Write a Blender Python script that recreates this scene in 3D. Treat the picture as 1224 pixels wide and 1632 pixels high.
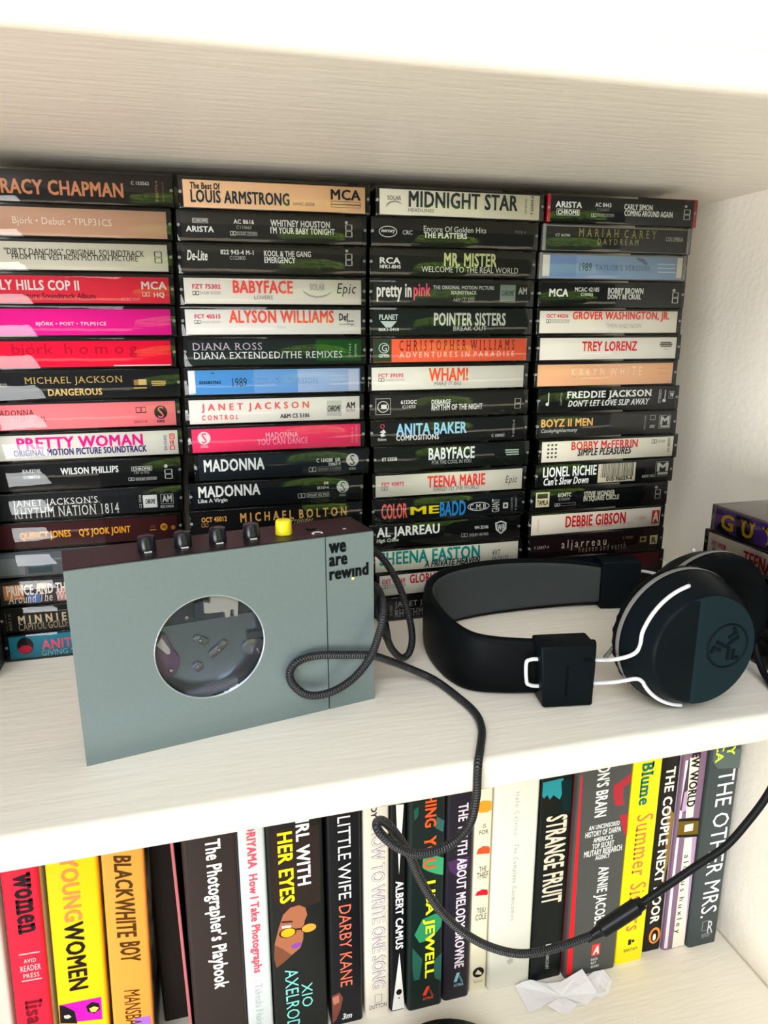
import bpy, bmesh, math, random
from mathutils import Vector, Matrix

# ------------------------------------------------------------------ reset
for o in list(bpy.data.objects):
    bpy.data.objects.remove(o, do_unlink=True)
scene = bpy.context.scene
C = scene.collection
R = math.radians

# ------------------------------------------------------------------ camera
cd = bpy.data.cameras.new('camera'); cam = bpy.data.objects.new('camera', cd); C.objects.link(cam)
cd.sensor_fit = 'VERTICAL'; cd.sensor_height = 36.0; cd.lens = 36.0 * 1129.73 / 1632.0
cd.clip_start = 0.01; cd.clip_end = 100
cam.location = (0.0065, -0.4355, 0.1931)
cam.rotation_euler = (R(75.6223), R(0.1708), R(-14.6533))
scene.camera = cam

# ------------------------------------------------------------------ world, light, exposure
w = bpy.data.worlds.new('world'); scene.world = w; w.use_nodes = True
bg = w.node_tree.nodes['Background']
bg.inputs[0].default_value = (0.97, 0.985, 1.0, 1); bg.inputs[1].default_value = 0.25
def area_light(name, loc, target, sx, sy, power, col):
    l = bpy.data.lights.new(name, 'AREA'); l.shape = 'RECTANGLE'; l.size = sx; l.size_y = sy
    l.energy = power; l.color = col
    o = bpy.data.objects.new(name, l); C.objects.link(o); o.location = loc
    o.rotation_euler = (Vector(target) - Vector(loc)).to_track_quat('-Z', 'Y').to_euler()
    return o
area_light('window_left', (-1.46, -1.95, -0.42), (0.15, 0, 0.15), 1.4, 0.9, 84, (0.97, 0.985, 1.0))
area_light('fill_high', (-0.5, -1.7, 1.28), (0.15, 0, 0.05), 1.6, 0.8, 54, (0.96, 0.98, 1.0))  # unseen fill light added to brighten the shelf floor
area_light('ceiling_lamp', (0.15, -0.62, 1.9), (0.15, -0.62, 0), 0.6, 0.6, 4, (0.82, 0.9, 1.0))
sl = bpy.data.lights.new('sun', 'SUN'); sl.energy = 62; sl.angle = R(.6); sl.color = (1, .97, .9)
so = bpy.data.objects.new('sun', sl); C.objects.link(so); so.rotation_euler = (R(-55), 0, 0)   # comes from behind the wall, reaches only the garden
vs = scene.view_settings
vs.view_transform = 'Standard'; vs.look = 'None'; vs.gamma = 1.0; vs.use_curve_mapping = False
vs.exposure = -0.460

# ------------------------------------------------------------------ helpers
def lin(h):
    h = h.lstrip('#')
    v = [int(h[i:i+2], 16) / 255 for i in (0, 2, 4)]
    return tuple(c / 12.92 if c <= .04045 else ((c + .055) / 1.055) ** 2.4 for c in v) + (1.0,)
MATS = {}
def mat(name, col=(.8, .8, .8), rough=.5, metal=0., spec=.5, noise=None, bump=None, coat=0., coat_r=.05):
    """procedural principled: noise=(scale, col2, contrast), bump=(scale, strength, distance, stretch)"""
    if name in MATS: return MATS[name]
    m = bpy.data.materials.new(name); m.use_nodes = True
    nt = m.node_tree; b = nt.nodes['Principled BSDF']
    c = lin(col) if isinstance(col, str) else tuple(col) + (1.0,)
    b.inputs['Base Color'].default_value = c
    b.inputs['Roughness'].default_value = rough; b.inputs['Metallic'].default_value = metal
    b.inputs['Specular IOR Level'].default_value = spec
    b.inputs['Coat Weight'].default_value = coat; b.inputs['Coat Roughness'].default_value = coat_r
    tc = nt.nodes.new('ShaderNodeTexCoord')
    if noise:
        n = nt.nodes.new('ShaderNodeTexNoise'); n.inputs['Scale'].default_value = noise[0]; n.inputs['Detail'].default_value = 5
        r = nt.nodes.new('ShaderNodeValToRGB')
        r.color_ramp.elements[0].position = .5 - noise[2]; r.color_ramp.elements[1].position = .5 + noise[2]
        r.color_ramp.elements[0].color = c
        r.color_ramp.elements[1].color = lin(noise[1]) if isinstance(noise[1], str) else tuple(noise[1]) + (1.0,)
        nt.links.new(tc.outputs['Object'], n.inputs['Vector']); nt.links.new(n.outputs['Fac'], r.inputs['Fac'])
        nt.links.new(r.outputs['Color'], b.inputs['Base Color'])
    if bump:
        n = nt.nodes.new('ShaderNodeTexNoise'); n.inputs['Scale'].default_value = bump[0]; n.inputs['Detail'].default_value = 4
        mp = nt.nodes.new('ShaderNodeMapping'); mp.inputs['Scale'].default_value = bump[3] if len(bump) > 3 else (1, 1, 1)
        bp = nt.nodes.new('ShaderNodeBump'); bp.inputs['Strength'].default_value = bump[1]; bp.inputs['Distance'].default_value = bump[2]
        nt.links.new(tc.outputs['Object'], mp.inputs['Vector']); nt.links.new(mp.outputs['Vector'], n.inputs['Vector'])
        nt.links.new(n.outputs['Fac'], bp.inputs['Height']); nt.links.new(bp.outputs['Normal'], b.inputs['Normal'])
    MATS[name] = m
    return m
def clear_mat(name, tint=(.95, .95, .95), ior=1.42, rough=.03, bump=True):
    """thin clear plastic: transparent with a fresnel gloss"""
    if name in MATS: return MATS[name]
    m = bpy.data.materials.new(name); m.use_nodes = True; nt = m.node_tree; nt.nodes.clear()
    out = nt.nodes.new('ShaderNodeOutputMaterial'); mix = nt.nodes.new('ShaderNodeMixShader')
    t = nt.nodes.new('ShaderNodeBsdfTransparent'); t.inputs[0].default_value = tint + (1,)
    g = nt.nodes.new('ShaderNodeBsdfGlossy'); g.inputs['Roughness'].default_value = rough
    f = nt.nodes.new('ShaderNodeFresnel'); f.inputs[0].default_value = ior
    if bump:
        tc = nt.nodes.new('ShaderNodeTexCoord'); n = nt.nodes.new('ShaderNodeTexNoise'); n.inputs['Scale'].default_value = 60
        bp = nt.nodes.new('ShaderNodeBump'); bp.inputs['Strength'].default_value = .07; bp.inputs['Distance'].default_value = .002
        nt.links.new(tc.outputs['Object'], n.inputs['Vector']); nt.links.new(n.outputs['Fac'], bp.inputs['Height'])
        nt.links.new(bp.outputs['Normal'], g.inputs['Normal'])
    nt.links.new(f.outputs[0], mix.inputs[0]); nt.links.new(t.outputs[0], mix.inputs[1]); nt.links.new(g.outputs[0], mix.inputs[2])
    nt.links.new(mix.outputs[0], out.inputs[0])
    MATS[name] = m
    return m
def ink_mat():
    if 'ink' in MATS: return MATS['ink']
    m = bpy.data.materials.new('printed_ink'); m.use_nodes = True; nt = m.node_tree; b = nt.nodes['Principled BSDF']
    a = nt.nodes.new('ShaderNodeVertexColor'); a.layer_name = 'ink'
    nt.links.new(a.outputs['Color'], b.inputs['Base Color'])
    b.inputs['Roughness'].default_value = .5; b.inputs['Specular IOR Level'].default_value = .1
    MATS['ink'] = m
    return m

class MB:
    """collects vertices and faces of one mesh"""
    def __init__(s): s.v = []; s.f = []; s.c = []
    def add(s, vs, fs, col=None):
        o = len(s.v); s.v += [tuple(p) for p in vs]
        for f in fs: s.f.append([i + o for i in f]); s.c.append(col)
        return s
    def box(s, a, b):
        x0, y0, z0 = a; x1, y1, z1 = b
        return s.add([(x0,y0,z0),(x1,y0,z0),(x1,y1,z0),(x0,y1,z0),(x0,y0,z1),(x1,y0,z1),(x1,y1,z1),(x0,y1,z1)],
              [(0,3,2,1),(4,5,6,7),(0,1,5,4),(1,2,6,5),(2,3,7,6),(3,0,4,7)])
    def rev(s, prof, origin, axis, n=32, cap=True):
        """surface of revolution; prof = [(distance along axis, radius)]"""
        ax = Vector(axis).normalized(); u = ax.orthogonal().normalized(); v = ax.cross(u); o = Vector(origin)
        vs = []; fs = []
        for d, r in prof:
            for i in range(n):
                a = 2 * math.pi * i / n
                vs.append(o + ax * d + (u * math.cos(a) + v * math.sin(a)) * r)
        for k in range(len(prof) - 1):
            for i in range(n):
                j = (i + 1) % n
                fs.append((k*n+i, k*n+j, (k+1)*n+j, (k+1)*n+i))
        if cap:
            fs.append(tuple(range(n))[::-1]); fs.append(tuple((len(prof)-1)*n + i for i in range(n)))
        return s.add(vs, fs)
    def prism(s, poly, y0, y1):
        """polygon in x,z extruded along y"""
        n = len(poly)
        vs = [(x, y0, z) for x, z in poly] + [(x, y1, z) for x, z in poly]
        fs = [tuple(range(n)), tuple(range(2*n-1, n-1, -1))] + [(i, n+i, n+(i+1) % n, (i+1) % n) for i in range(n)]
        return s.add(vs, fs)
    def tube(s, pts, r, n=10, closed=False):
        P = [Vector(p) for p in pts]; m = len(P); vs = []; fs = []; up = None
        rr = r if isinstance(r, (list, tuple)) else [r] * m
        for i, p in enumerate(P):
            t = (P[(i+1) % m] - P[i-1]) if closed else (P[min(i+1, m-1)] - P[max(i-1, 0)])
            t.normalize()
            if up is None: up = t.orthogonal().normalized()
            up = (up - t * up.dot(t)).normalized(); sd = t.cross(up)
            for k in range(n):
                a = 2 * math.pi * k / n
                vs.append(p + (up * math.cos(a) + sd * math.sin(a)) * rr[i])
        for i in range(m if closed else m - 1):
            j = (i + 1) % m
            for k in range(n):
                l = (k + 1) % n
                fs.append((i*n+k, i*n+l, j*n+l, j*n+k))
        if not closed:
            fs.append(tuple(range(n))[::-1]); fs.append(tuple((m-1)*n + k for k in range(n)))
        return s.add(vs, fs)
    def mesh(s, name, m, smooth=False):
        me = bpy.data.meshes.new(name); me.from_pydata(s.v, [], s.f); me.materials.append(m)
        if s.c and s.c[0] is not None:
            at = me.color_attributes.new('ink', 'FLOAT_COLOR', 'CORNER'); i = 0
            for f, col in zip(s.f, s.c):
                for _ in f: at.data[i].color = col; i += 1
        else:
            bm = bmesh.new(); bm.from_mesh(me); bmesh.ops.recalc_face_normals(bm, faces=bm.faces); bm.to_mesh(me); bm.free()
        if smooth:
            for p in me.polygons: p.use_smooth = True
        me.update()
        return me
    def obj(s, name, m, parent=None, smooth=False, bevel=0, segs=2, auto=False):
        return link(name, s.mesh(name, m, smooth), parent, bevel, segs, auto)
def link(name, me, parent=None, bevel=0, segs=2, auto=False):
    o = bpy.data.objects.new(name, me); C.objects.link(o)
    if parent is not None: o.parent = parent
    if bevel:
        bm = bmesh.new(); bm.from_mesh(me)
        es = [e for e in bm.edges if len(e.link_faces) == 2 and e.calc_face_angle(0) > .6]
        bmesh.ops.bevel(bm, geom=es, offset=bevel, segments=segs, profile=.5, affect='EDGES', clamp_overlap=True)
        bm.to_mesh(me); bm.free()
        for p in me.polygons: p.use_smooth = True
        auto = True
    if auto:
        for p in me.polygons: p.use_smooth = True
        try: me.set_sharp_from_angle(angle=R(35))
        except Exception: pass
    return o
def tag(o, label, cat, group=None):
    o['label'] = label; o['category'] = cat
    if group: o['group'] = group
    return o
def thing(name, label, cat, loc=(0, 0, 0), rot=(0, 0, 0), group=None):
    o = bpy.data.objects.new(name, None); C.objects.link(o); o.empty_display_size = .01
    o.location = loc; o.rotation_euler = rot
    return tag(o, label, cat, group)
def spline(pts, n=8, closed=False):
    P = [Vector(p) for p in pts]; out = []; m = len(P)
    for i in range(m if closed else m - 1):
        a, b, c, d = (P[(i-1) % m], P[i], P[(i+1) % m], P[(i+2) % m]) if closed else (P[max(i-1, 0)], P[i], P[i+1], P[min(i+2, m-1)])
        for k in range(n):
            t = k / n
            out.append(.5 * ((2*b) + (c-a)*t + (2*a-5*b+4*c-d)*t*t + (3*b-a-3*c+d)*t**3))
    if not closed: out.append(P[-1])
    return out

TAPES = """
@1|0|-107.68|258.75|2a2524|dark brown cassette lettered in peach capitals
T|TRACY CHAPMAN|17|82.84|4.3|11.7|d9926a|b
T|C 153562|86.99|96.38|11.13|12.98|d8d4cc|b
T|9 60774-4|99.42|100.87|3.08|13.61|c08a6a|v
T|elektra|102.64|103.93|3.2|13.36|8a6450|v
@1|1|-109.68|241.5|cfa58c|tan pink cassette with one white title line
T|Björk • Debut • TPLP31CS|27.91|77.33|5.79|10.42|f6eae0|n
@1|2|-110.45|224.25|ddd8ca|white cassette with two grey capital lines
T|"DIRTY DANCING" ORIGINAL SOUNDTRACK|22.77|93.58|8.73|12.04|2a2a2a|n
T|FROM THE VESTRON MOTION PICTURE|26.17|90.09|6.21|9.05|2a2a2a|n
V|98.91|103.02|5.61|11.7|3a3a3a
@1|3|-110.85|207|e8324a|red cassette with bold white title
T|BEVERLY HILLS COP II|2.56|58.63|7.75|13.05|f4eeee|b
T|Original Motion Picture Soundtrack Album|-5.91|66.5|2.41|6.4|4a1520|n
T|MCA|91.12|104.75|8.71|13|f4e8e8|b
T|MCAC-6207|79.88|89.84|2.56|4.21|f4a0a8|n
T|HQ|97.45|103.27|4.08|7.24|f4d8d8|b
D|91.3|95.42|4.86|7.34|f4d8d8
@1|4|-111.27|189.75|f0149c|magenta cassette with one small pale title
T|BJÖRK • POST • TPLP51CS|34.88|71.13|5.94|8.74|ffd8f0|b
@1|5|-112.47|172.5|f8063f|bright red cassette with thin darker script
T|björk  h o m o g|22.3|87.43|6.27|13.97|c00030|n
R|74.29|105.32|1.18|1.87|f4e8ea
@1|6|-111.24|155.25|14181c|black cassette with two gold title lines
T|MICHAEL JACKSON|25.53|76.98|8.27|13.13|d8b46a|s
T|DANGEROUS|36.95|65.48|2.59|6.45|e2c27e|b
T|00|12.99|16.45|7.71|10.05|d8d0c0|n
R|83|90.16|7.67|10.73|b08a48
R|82.73|89.9|5.66|6.36|d8b46a
R|85.53|89.75|7.65|10.97|e2c27e
R|92.74|100.67|9.21|9.91|d8b46a
R|92.66|100.59|8.16|8.86|e2c27e
R|93|100.16|7.1|7.8|d8b46a
@1|7|-112.43|138|f5858c|salmon pink cassette with dark round mark
T|MADONNA|8.82|29.51|9.27|12.42|7a1f2c|s
T|WHO'S THAT GIRL|6.05|35.62|5.78|8.52|7a1f2c|s
D|83.94|89.62|8.86|12.32|3a2024
C|93.96|101.37|5.1|12.81|33262a
T|S|96.02|99.29|5.64|12.27|f5858c|n
T|25611-4|82.26|89.5|3.16|4.59|8a3a44|n
T|SIRE|95.1|99.41|3.03|4.47|4a2028|b
@1|8|-112.34|120.75|dedbd2|white cassette lettered in magenta and indigo
T|PRETTY WOMAN|18.44|86.28|7.24|13.98|e0148c|b
T|ORIGINAL MOTION PICTURE SOUNDTRACK|16.23|87.98|3.3|7.23|3b2f78|b
T|E4-93492|97.92|99.67|3.88|12.75|6a5aa0|v
R|101.26|104.4|10.32|13.52|e04a50
R|101.33|103.61|6.66|9.87|e04a50
R|101.08|104.06|3.7|6.19|e04a50
T|E|101.95|103.7|10.78|13.06|f0dcd8|v
T|M|101.68|103.26|7.03|9.59|f0dcd8|v
T|I|101.78|103.53|4.07|5.72|f0dcd8|v
@1|9|-114.35|103.5|0c0d0f|black cassette with small centred white capitals
T|K4-93745|21.62|30.84|11.13|13.08|d8d8d4|b
T|C100726|21.59|30.44|7.55|9.51|d8d8d4|b
T|WILSON PHILLIPS|41.63|73.16|9.03|13.02|e8e8e4|b
B|80.33|91.99|9.06|11.83|d8d8d4
T|CHROME|81.1|91.3|9.61|11.27|d8d8d4|b
T|120 us EQ|81.75|90.22|7.21|8.69|b8b8b4|n
D|78.23|81.5|3.36|5.39|d8d8d4
B|82.13|94.3|3.35|5.22|a8a8a4
T|DOLBY SYSTEM|82.57|93.86|3.73|4.84|c8c8c4|b
V|98.91|103.5|3.58|9.38|e0e0dc
C|98.93|101.03|10.2|12.43|d0d0cc
@1|10|-114.82|86.25|17191b|black cassette with two large serif lines
T|JANET JACKSON'S|14.7|60.52|7.57|12.87|dcdcd8|s
T|RHYTHM NATION 1814|14.92|71.84|1.81|8.08|dcdcd8|s
R|85.79|93.86|3.82|11.58|e0e0dc
T|CHROME|87.1|92.8|6.18|9.21|222222|bi
B|96.01|103.37|5.56|11.64|d0d0cc
T|AM|96.91|102.5|6.7|10.98|d0d0cc|b
T|RECORDS|95.65|103.21|3.17|4.79|c8c8c4|b
T|CS 3920|83.6|84.9|3.9|11.91|d0d0cc|v
@1|11|-116.35|69|3a1214|maroon cassette with narrow orange capitals
T|QUINCY JONES|17.73|45.27|5.13|10.72|e8a32c|b
T|Q'S JOOK JOINT|49.74|78.74|5.24|10.84|e8a32c|b
C|96|100.11|6.24|10.68|d89a30
T|WB|96.8|99.3|7.11|9.81|5a2a14|b
R|89.82|93.37|6.8|7.38|c88a30
T|QWEST|90.24|93.25|7.96|10.08|8a5030|n
C|102.15|104.67|6.42|9.13|a86a30
@1|12|-115.74|51.75|565b60|clear unlabelled cassette with grey inlay
R|1.22|17.45|2.45|12.76|74787a
R|19.23|32.49|2.83|11.83|2e4048
R|20.11|31.7|6.63|9|5c6a70
@1|13|-116.24|34.5|3a3436|dark cassette with orange and blue patches
R|4.59|15.24|4.29|13.36|d08850
R|17.29|24.12|1.01|6.99|5a7ab8
R|23.23|28.23|10.44|13.32|e0b880
R|33.48|41.98|0.44|9.21|c89088
T|PRINCE AND THE|6.34|41.07|6.59|13.03|f0e6da|b
T|Around The World|6.31|46.11|1.83|7.25|f0e6da|si
@1|14|-115.74|17.25|131313|black cassette with widely spaced beige capitals
T|M I N N I E  R I P|9.99|51.2|5.47|10.6|d6c09a|b
T|CAPITOL GOLD: THE BEST|9.72|54.26|1.1|5.66|b8a482|n
T|C4 90 77|2.36|3.68|1.65|12.82|908068|v
T|80516|4.7|6.18|1.86|12.56|908068|v
R|6.31|19.26|-0.55|0.24|5a5a58
@1|15|-115.24|0|1f7f96|teal cassette with a round black mark
C|6.86|16.1|0.95|11.9|1a1618
P|c81c40|7.18|4.75|9.97|6.73|13.35|6.51|15.34|4.45|14.15|2.36|12.32|1.37|9.38|1.74|7.82|2.95
T|ANITA BAKER|20.64|66.74|2.87|9.16|e8607a|b
T|GIVING YOU THE BEST|20.03|66.25|-1.21|2.36|9fd0d8|n
@2|0|3.57|258.75|f0c49a|peach cassette with tall narrow grey capitals
T|The Best Of|6.58|22.83|10.57|14.04|1f2226|b
T|LOUIS ARMSTRONG|6.61|61.45|3.62|10.33|26343a|b
T|HANC-20208|63.56|76|4.08|5.89|8a4a6a|n
T|MCA|85.53|103.31|7.93|13.68|1a1c1e|b
B|85.62|103.25|3.9|7.29|1a1c1e
R|85.62|103.25|5.27|5.73|1a1c1e
@2|1|1.45|241.5|2e2c2a|charcoal cassette with label logo and title
B|8.84|17.39|10.17|12.74|d8d8d4
T|CHROME|9.3|16.93|10.61|12.3|d8d8d4|b
T|ARISTA|5.15|20.26|5.46|8.57|f0f0ec|b
T|AC 8616|31.51|42.87|10.4|12.74|e8e8e4|b
T|C110663|32.95|41.3|7.7|9.5|b8b8b4|n
D|29.3|32.69|4.1|6.44|d8d8d4
B|33.06|44.48|4.32|6.31|a8a8a4
T|DOLBY SYSTEM|33.44|43.9|4.68|5.95|c8c8c4|n
T|WHITNEY HOUSTON|52.21|86.81|9.58|13.25|ecece8|b
T|I'M YOUR BABY TONIGHT|52.04|89.54|5.76|9.44|ecece8|b
V|96.02|100.2|5.04|11.96|ecece8
C|95.8|97.62|12.19|13.86|d8d8d4
@2|2|0.78|224.25|2e2c2a|charcoal cassette with slanted script logo
T|De-Lite|5.31|16.62|7.48|12.99|ecece8|bi
T|822 943-4 M-1|23.93|42.56|11.04|13.6|e8e8e4|b
T|C123805|28.95|37.8|8.3|10.32|c8c8c4|n
T|KOOL & THE GANG|48.5|75.75|10.47|13.72|ecece8|b
T|EMERGENCY|48.54|66.48|6.84|10.19|ecece8|b
V|96.42|100.64|6.19|12.95|ecece8
C|96.41|98.25|13.68|15.38|d8d8d4
@2|3|0.55|207|e2ded4|white cassette with coral title and signature logo
T|FZT 75302|7.35|23.07|9.43|11.93|d84a64|b
D|7.3|10.85|5.86|8.17|555555
T|DOLBY SYSTEM|11.51|22.86|6.3|7.97|a8a8a4|n
T|BABYFACE|30.01|64.71|7.14|14.39|f0584f|b
T|LOVERS|41.98|52.77|3.73|6|808080|n
T|SOLAR|74.74|83.87|9.17|13|b0b0ac|b
P|a8a8a4|70.17|9.74|71.61|7.37|74.58|5.66|78.62|4.92|82.71|5.34|86.32|6.73|88.74|9.27|86.34|7.7|82.73|6.31|78.65|5.89|74.81|6.63|72.04|8.33
T|Epic|91|102.92|5.65|13.42|333333|si
@2|4|0.08|189.75|e6e4df|white cassette with coral title, tiny corner logo
T|FCT 40515|7.95|22.58|10.53|12.88|d8486a|b
D|7.74|11.24|7.6|9.58|888888
T|DOLBY SYSTEM|11.71|22.19|7.88|9.11|b8b8b4|n
T|ALYSON WILLIAMS|27.37|89.31|7.97|15.31|f0604f|b
T|RAW|55.14|60.36|4.86|6.22|c8c8c4|n
T|Def|92.52|98.26|9.34|13.59|333333|b
T|Jam|97.17|101.58|8.35|9.94|333333|b
T|recordings|92.44|101.55|6.57|7.96|444444|n
@2|5|0.26|172.5|1d2a26|dark green cassette with two white serif lines
P|1f5a22|77.76|15.9|106.55|15.73|105.88|2.54|77.93|2.91
T|DIANA ROSS|5.67|45.51|9.53|13.78|c9b4cc|s
T|DIANA EXTENDED/THE REMIXES|6.01|93.91|4.48|8.52|e8ecea|s
T|37463|97.97|99.46|5.18|12.76|b0c8b0|v
T|MOTOWN|101.58|103.07|5.34|12.43|d0e0d0|v
@2|6|-0.69|155.25|6fa2d6|sky blue cassette with white ends
R|1.64|6.62|2.14|16.3|e6e6e6
R|6.62|40.72|1.67|15.99|4f93cf
R|67.13|98.63|0.21|15.04|a4bce0
R|98.63|105.28|-0.26|14.74|c6d2e6
T|0245837562|8.78|21.4|7.4|9.17|123048|b
T|1989|27.98|36.5|5.45|10.61|2a3a48|n
T|TAYLOR'S VERSION|39.23|79.6|6.57|10.1|84a4cc|s
R|87.03|98.69|10.69|11.3|b8c8e4
R|86.97|98.65|8.12|8.74|b8c8e4
R|86.91|98.61|5.55|6.17|b8c8e4
P|3a5068|15.38|13.29|16.99|14.24|18.29|13.24
@2|7|-1.37|138|e3dfd8|white cassette with spaced coral capitals
T|J A N E T  J A C K S O N|9.78|74.07|7.75|13.03|e0605c|b
T|C O N T R O L|9.77|31.11|3.34|6.37|e0605c|b
T|A&M CS 5106|56.23|74.23|3.17|5.76|444444|b
P|c4c4be|85.24|13.06|94.61|12.81|94.44|3.37|85.02|3.67
T|CHROME|85.77|93.88|6.25|10.02|3a3a3a|bi
T|AM|97.46|103.07|7.93|11.82|333333|b
T|RECORDS|97.41|103.03|5.93|7.4|555555|n
@2|8|-0.93|120.75|ea3a6a|hot pink cassette with pale round mark
C|6.07|13.54|6|13.74|e8d8d8
T|S|8.33|11.27|6.72|13.03|ea3a6a|n
T|SIRE|7.51|11.95|4.05|5.69|f4b8c8|b
T|MADONNA|46.36|66.59|8.31|11.86|f9c6d8|s
T|YOU CAN DANCE|41.07|72.27|4.31|8.3|f6b4cf|s
T|25535-4|99.98|101.4|3.51|13.17|f4a0b8|v
T|SIRE RECORDS|102.72|104.03|3.4|14.67|f4a0b8|v
@2|9|1.73|103.5|1c232a|blue black cassette with large white name
T|MADONNA|5.91|42.26|6.34|13.99|f0f0ec|b
T|C 164288  SIR|74.81|90.17|9.03|11.52|d8d8d4|b
T|23867-4|82.29|90.13|6.67|8.52|d8d8d4|b
D|69.82|74.43|3.16|6.29|d8d8d4
B|75.52|90.4|3.24|6.29|8a8a86
T|DOLBY SYSTEM|76.17|89.85|3.89|5.52|b0b0ac|n
C|93.79|101.93|5.65|13.73|d8d8d0
T|S|96.31|99.39|6.2|12.96|4a5258|n
T|SIRE|95.56|99.98|3.34|4.88|c0c0bc|b
@2|10|-2.35|86.25|14181b|black cassette with white name and small subtitle
T|MADONNA|5.69|43.02|8.08|15.31|f0f0ec|b
T|Like A Virgin|5.26|22.71|4.22|7.41|e8e8e4|b
T|SIR|83.05|86.32|12.29|14.05|d8d8d4|b
T|25157-4|78.64|86.25|9.45|11.21|d8d8d4|b
D|66.42|71.04|4.22|7.29|d8d8d4
B|72.03|86.47|4.23|7.32|c8c8c4
T|DOLBY HX PRO|72.67|85.93|4.89|6.65|c8c8c4|b
C|91.41|99.35|6.13|14.11|d8d8d0
T|S|93.83|96.92|6.57|13.44|4a5258|n
T|SIRE|92.96|97.38|3.91|5.47|a8a8a4|b
@2|11|-3.03|69|121214|black cassette with spaced gold capitals
T|OCT 45012|7.18|22.41|9.39|12.62|e6a94f|b
T|M I C H A E L  B O L T O N|30.61|98.3|7.89|13.87|e0ac5a|b
T|Soul Provider|53.7|76.55|4.89|8.68|cbb98a|si
D|6.92|10.97|6.33|8.71|b08040
@2|12|-1|51.75|141414|plain black cassette hidden by the player
@2|13|-1|34.5|141414|plain black cassette hidden by the player
@2|14|-1|17.25|141414|plain black cassette hidden by the player
@2|15|-1|0|141414|plain black cassette hidden by the player
@3|0|115.61|258.75|dfdac8|cream cassette with heavy black capitals
T|MIDNIGHT STAR|20.51|91.09|5.66|14.78|26302c|b
T|HEADLINES|20.35|36.53|3.09|5.04|555550|n
T|SOLAR|7.39|15.88|9.17|11.61|807e76|b
P|8a8880|6.4|4.77|7.09|6.98|9.04|8.37|11.97|8.92|14.91|8.42|16.88|6.91|14.61|7.71|11.97|8.13|9.33|7.5|7.58|6.13
T|D143190|96.04|97.44|4.86|13.11|555550|v
T|9 60454-4|99.79|101.94|4.08|14.83|3a3a38|v
@3|1|112.62|241.5|1c1c1b|black cassette with oval logo
O|5.15|16.55|5.62|12.03|d8d8d0
T|mercury|6.61|15.26|7.77|9.9|d8d8d0|bi
T|CRC|19.92|26.1|7.39|9.9|e0e0d8|n
T|Encore Of Golden Hits|33.21|73.78|9.52|12.8|e8e8e0|n
T|THE PLATTERS|33.25|61.12|5.89|9.16|e8e8e0|b
T|MCR 4|93.32|100.34|10.04|11.71|8a8e84|n
@3|2|111.64|224.25|22241f|dark cassette with tall lime lettering
T|RCA|6.55|19.47|8.12|11.75|ecece4|b
T|NFK1-8045|6.53|19.68|5.39|7.49|ecece4|b
T|MR. MISTER|47.41|82.33|7.24|15.26|dfe8a8|b
T|WELCOME TO THE REAL WORLD|32.93|97.19|3.66|7.14|e8e8dc|n
@3|3|111.31|207|2b2d2b|charcoal cassette with tall lower case title
T|pretty in|4.8|26.95|3.1|13.68|eae8de|b
T|pink|28.18|39.27|3.97|14.1|e86078|b
T|THE ORIGINAL MOTION PICTURE|40.78|81.47|10.65|12.93|d0d4ca|b
T|SOUNDTRACK|52.6|69.76|7.7|9.89|d0d4ca|b
T|A&M CD 3293|53.96|68.29|3.4|5.7|b9bcb4|i
R|85.72|96.33|3.8|13.86|93a296
T|CHROME|86.81|95.24|7.1|10.39|50605a|bi
T|AM|98.14|104.11|8.06|12.33|d0d4ca|b
@3|4|111.37|189.75|1c2420|dark cassette with tall pale capitals
T|PLANET|6.46|18.5|9.63|12.84|d0d8d0|b
P|c0ccc2|7.16|8.78|17.8|8.78|14.23|4.99|10.68|5
T|BEK1-5410|6.13|19.03|2.9|4.71|d0d8d0|b
T|POINTER SISTERS|41.84|90.39|5.97|13.93|d8ddd0|b
T|BREAK OUT|54.82|77.45|2.84|5.77|c8d0c8|n
@3|5|111.45|172.5|ee6a48|orange cassette with green end panel
R|1.23|14.26|1.47|16.08|2f4630
O|5.99|12.72|6.67|13.01|dcdcd0
T|G|7.93|11.19|7.83|11.86|dcdcd0|n
T|GEFFEN|5.97|12.61|4.26|6.29|dcdcd0|b
T|C H R I S T O P H E R  W I L L I A M S|19.29|97.15|8.14|14.44|6a2a20|s
T|A D V E N T U R E S  I N  P A R A D I S E|19.3|97.2|3.88|7.35|f9c4ae|b
@3|6|110.08|155.25|dedcd0|white cassette with orange red exclaimed title
T|FCT 39595|7.07|23.3|9.16|11.51|d8606a|b
D|7.06|10.86|6.53|8.69|777777
T|DOLBY SYSTEM|11.69|23.94|6.74|8.12|b0b0ac|n
T|WHAM!|40.14|66.77|6.12|14.54|ee5236|b
T|MAKE IT BIG|43.74|62.34|3.51|5.73|777777|i
@3|7|110.92|138|282826|dark grey cassette with square outlined logo
B|4.28|14.15|3.08|13.28|dcdcd0
O|5.42|12.9|4.48|11.68|dcdcd0
R|7.9|11.54|6.87|9.47|dcdcd0
T|6123GC|20.75|31.32|9.41|11.93|e4e4da|b
T|C114753|21.81|30.49|6.69|8.71|d0d0c6|b
T|DEBARGE|41.37|54.47|8.69|11.75|e8e8de|b
T|RHYTHM OF THE NIGHT|41.41|76.54|4.68|8.59|e8e8de|b
V|99.44|104.03|4.33|11.05|c8ccbe
@3|8|111.17|120.75|1a1c1c|black cassette with tall pale blue capitals
O|6.88|9.8|11.56|14.39|d84a4a
P|e0e0dc|6.55|9.29|9.17|11.02|10.74|9.13|8.84|7.98|10.73|6.88|7.58|6.19|6.75|7.65|8.43|8.4
T|Elektra|5.27|10.94|3.82|5.46|d8d8d0|b
T|ANITA BAKER|17.38|65.56|6.72|14.27|9fd2ea|b
T|COMPOSITIONS|17.38|46.36|3.36|6.88|e8e8e0|b
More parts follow.
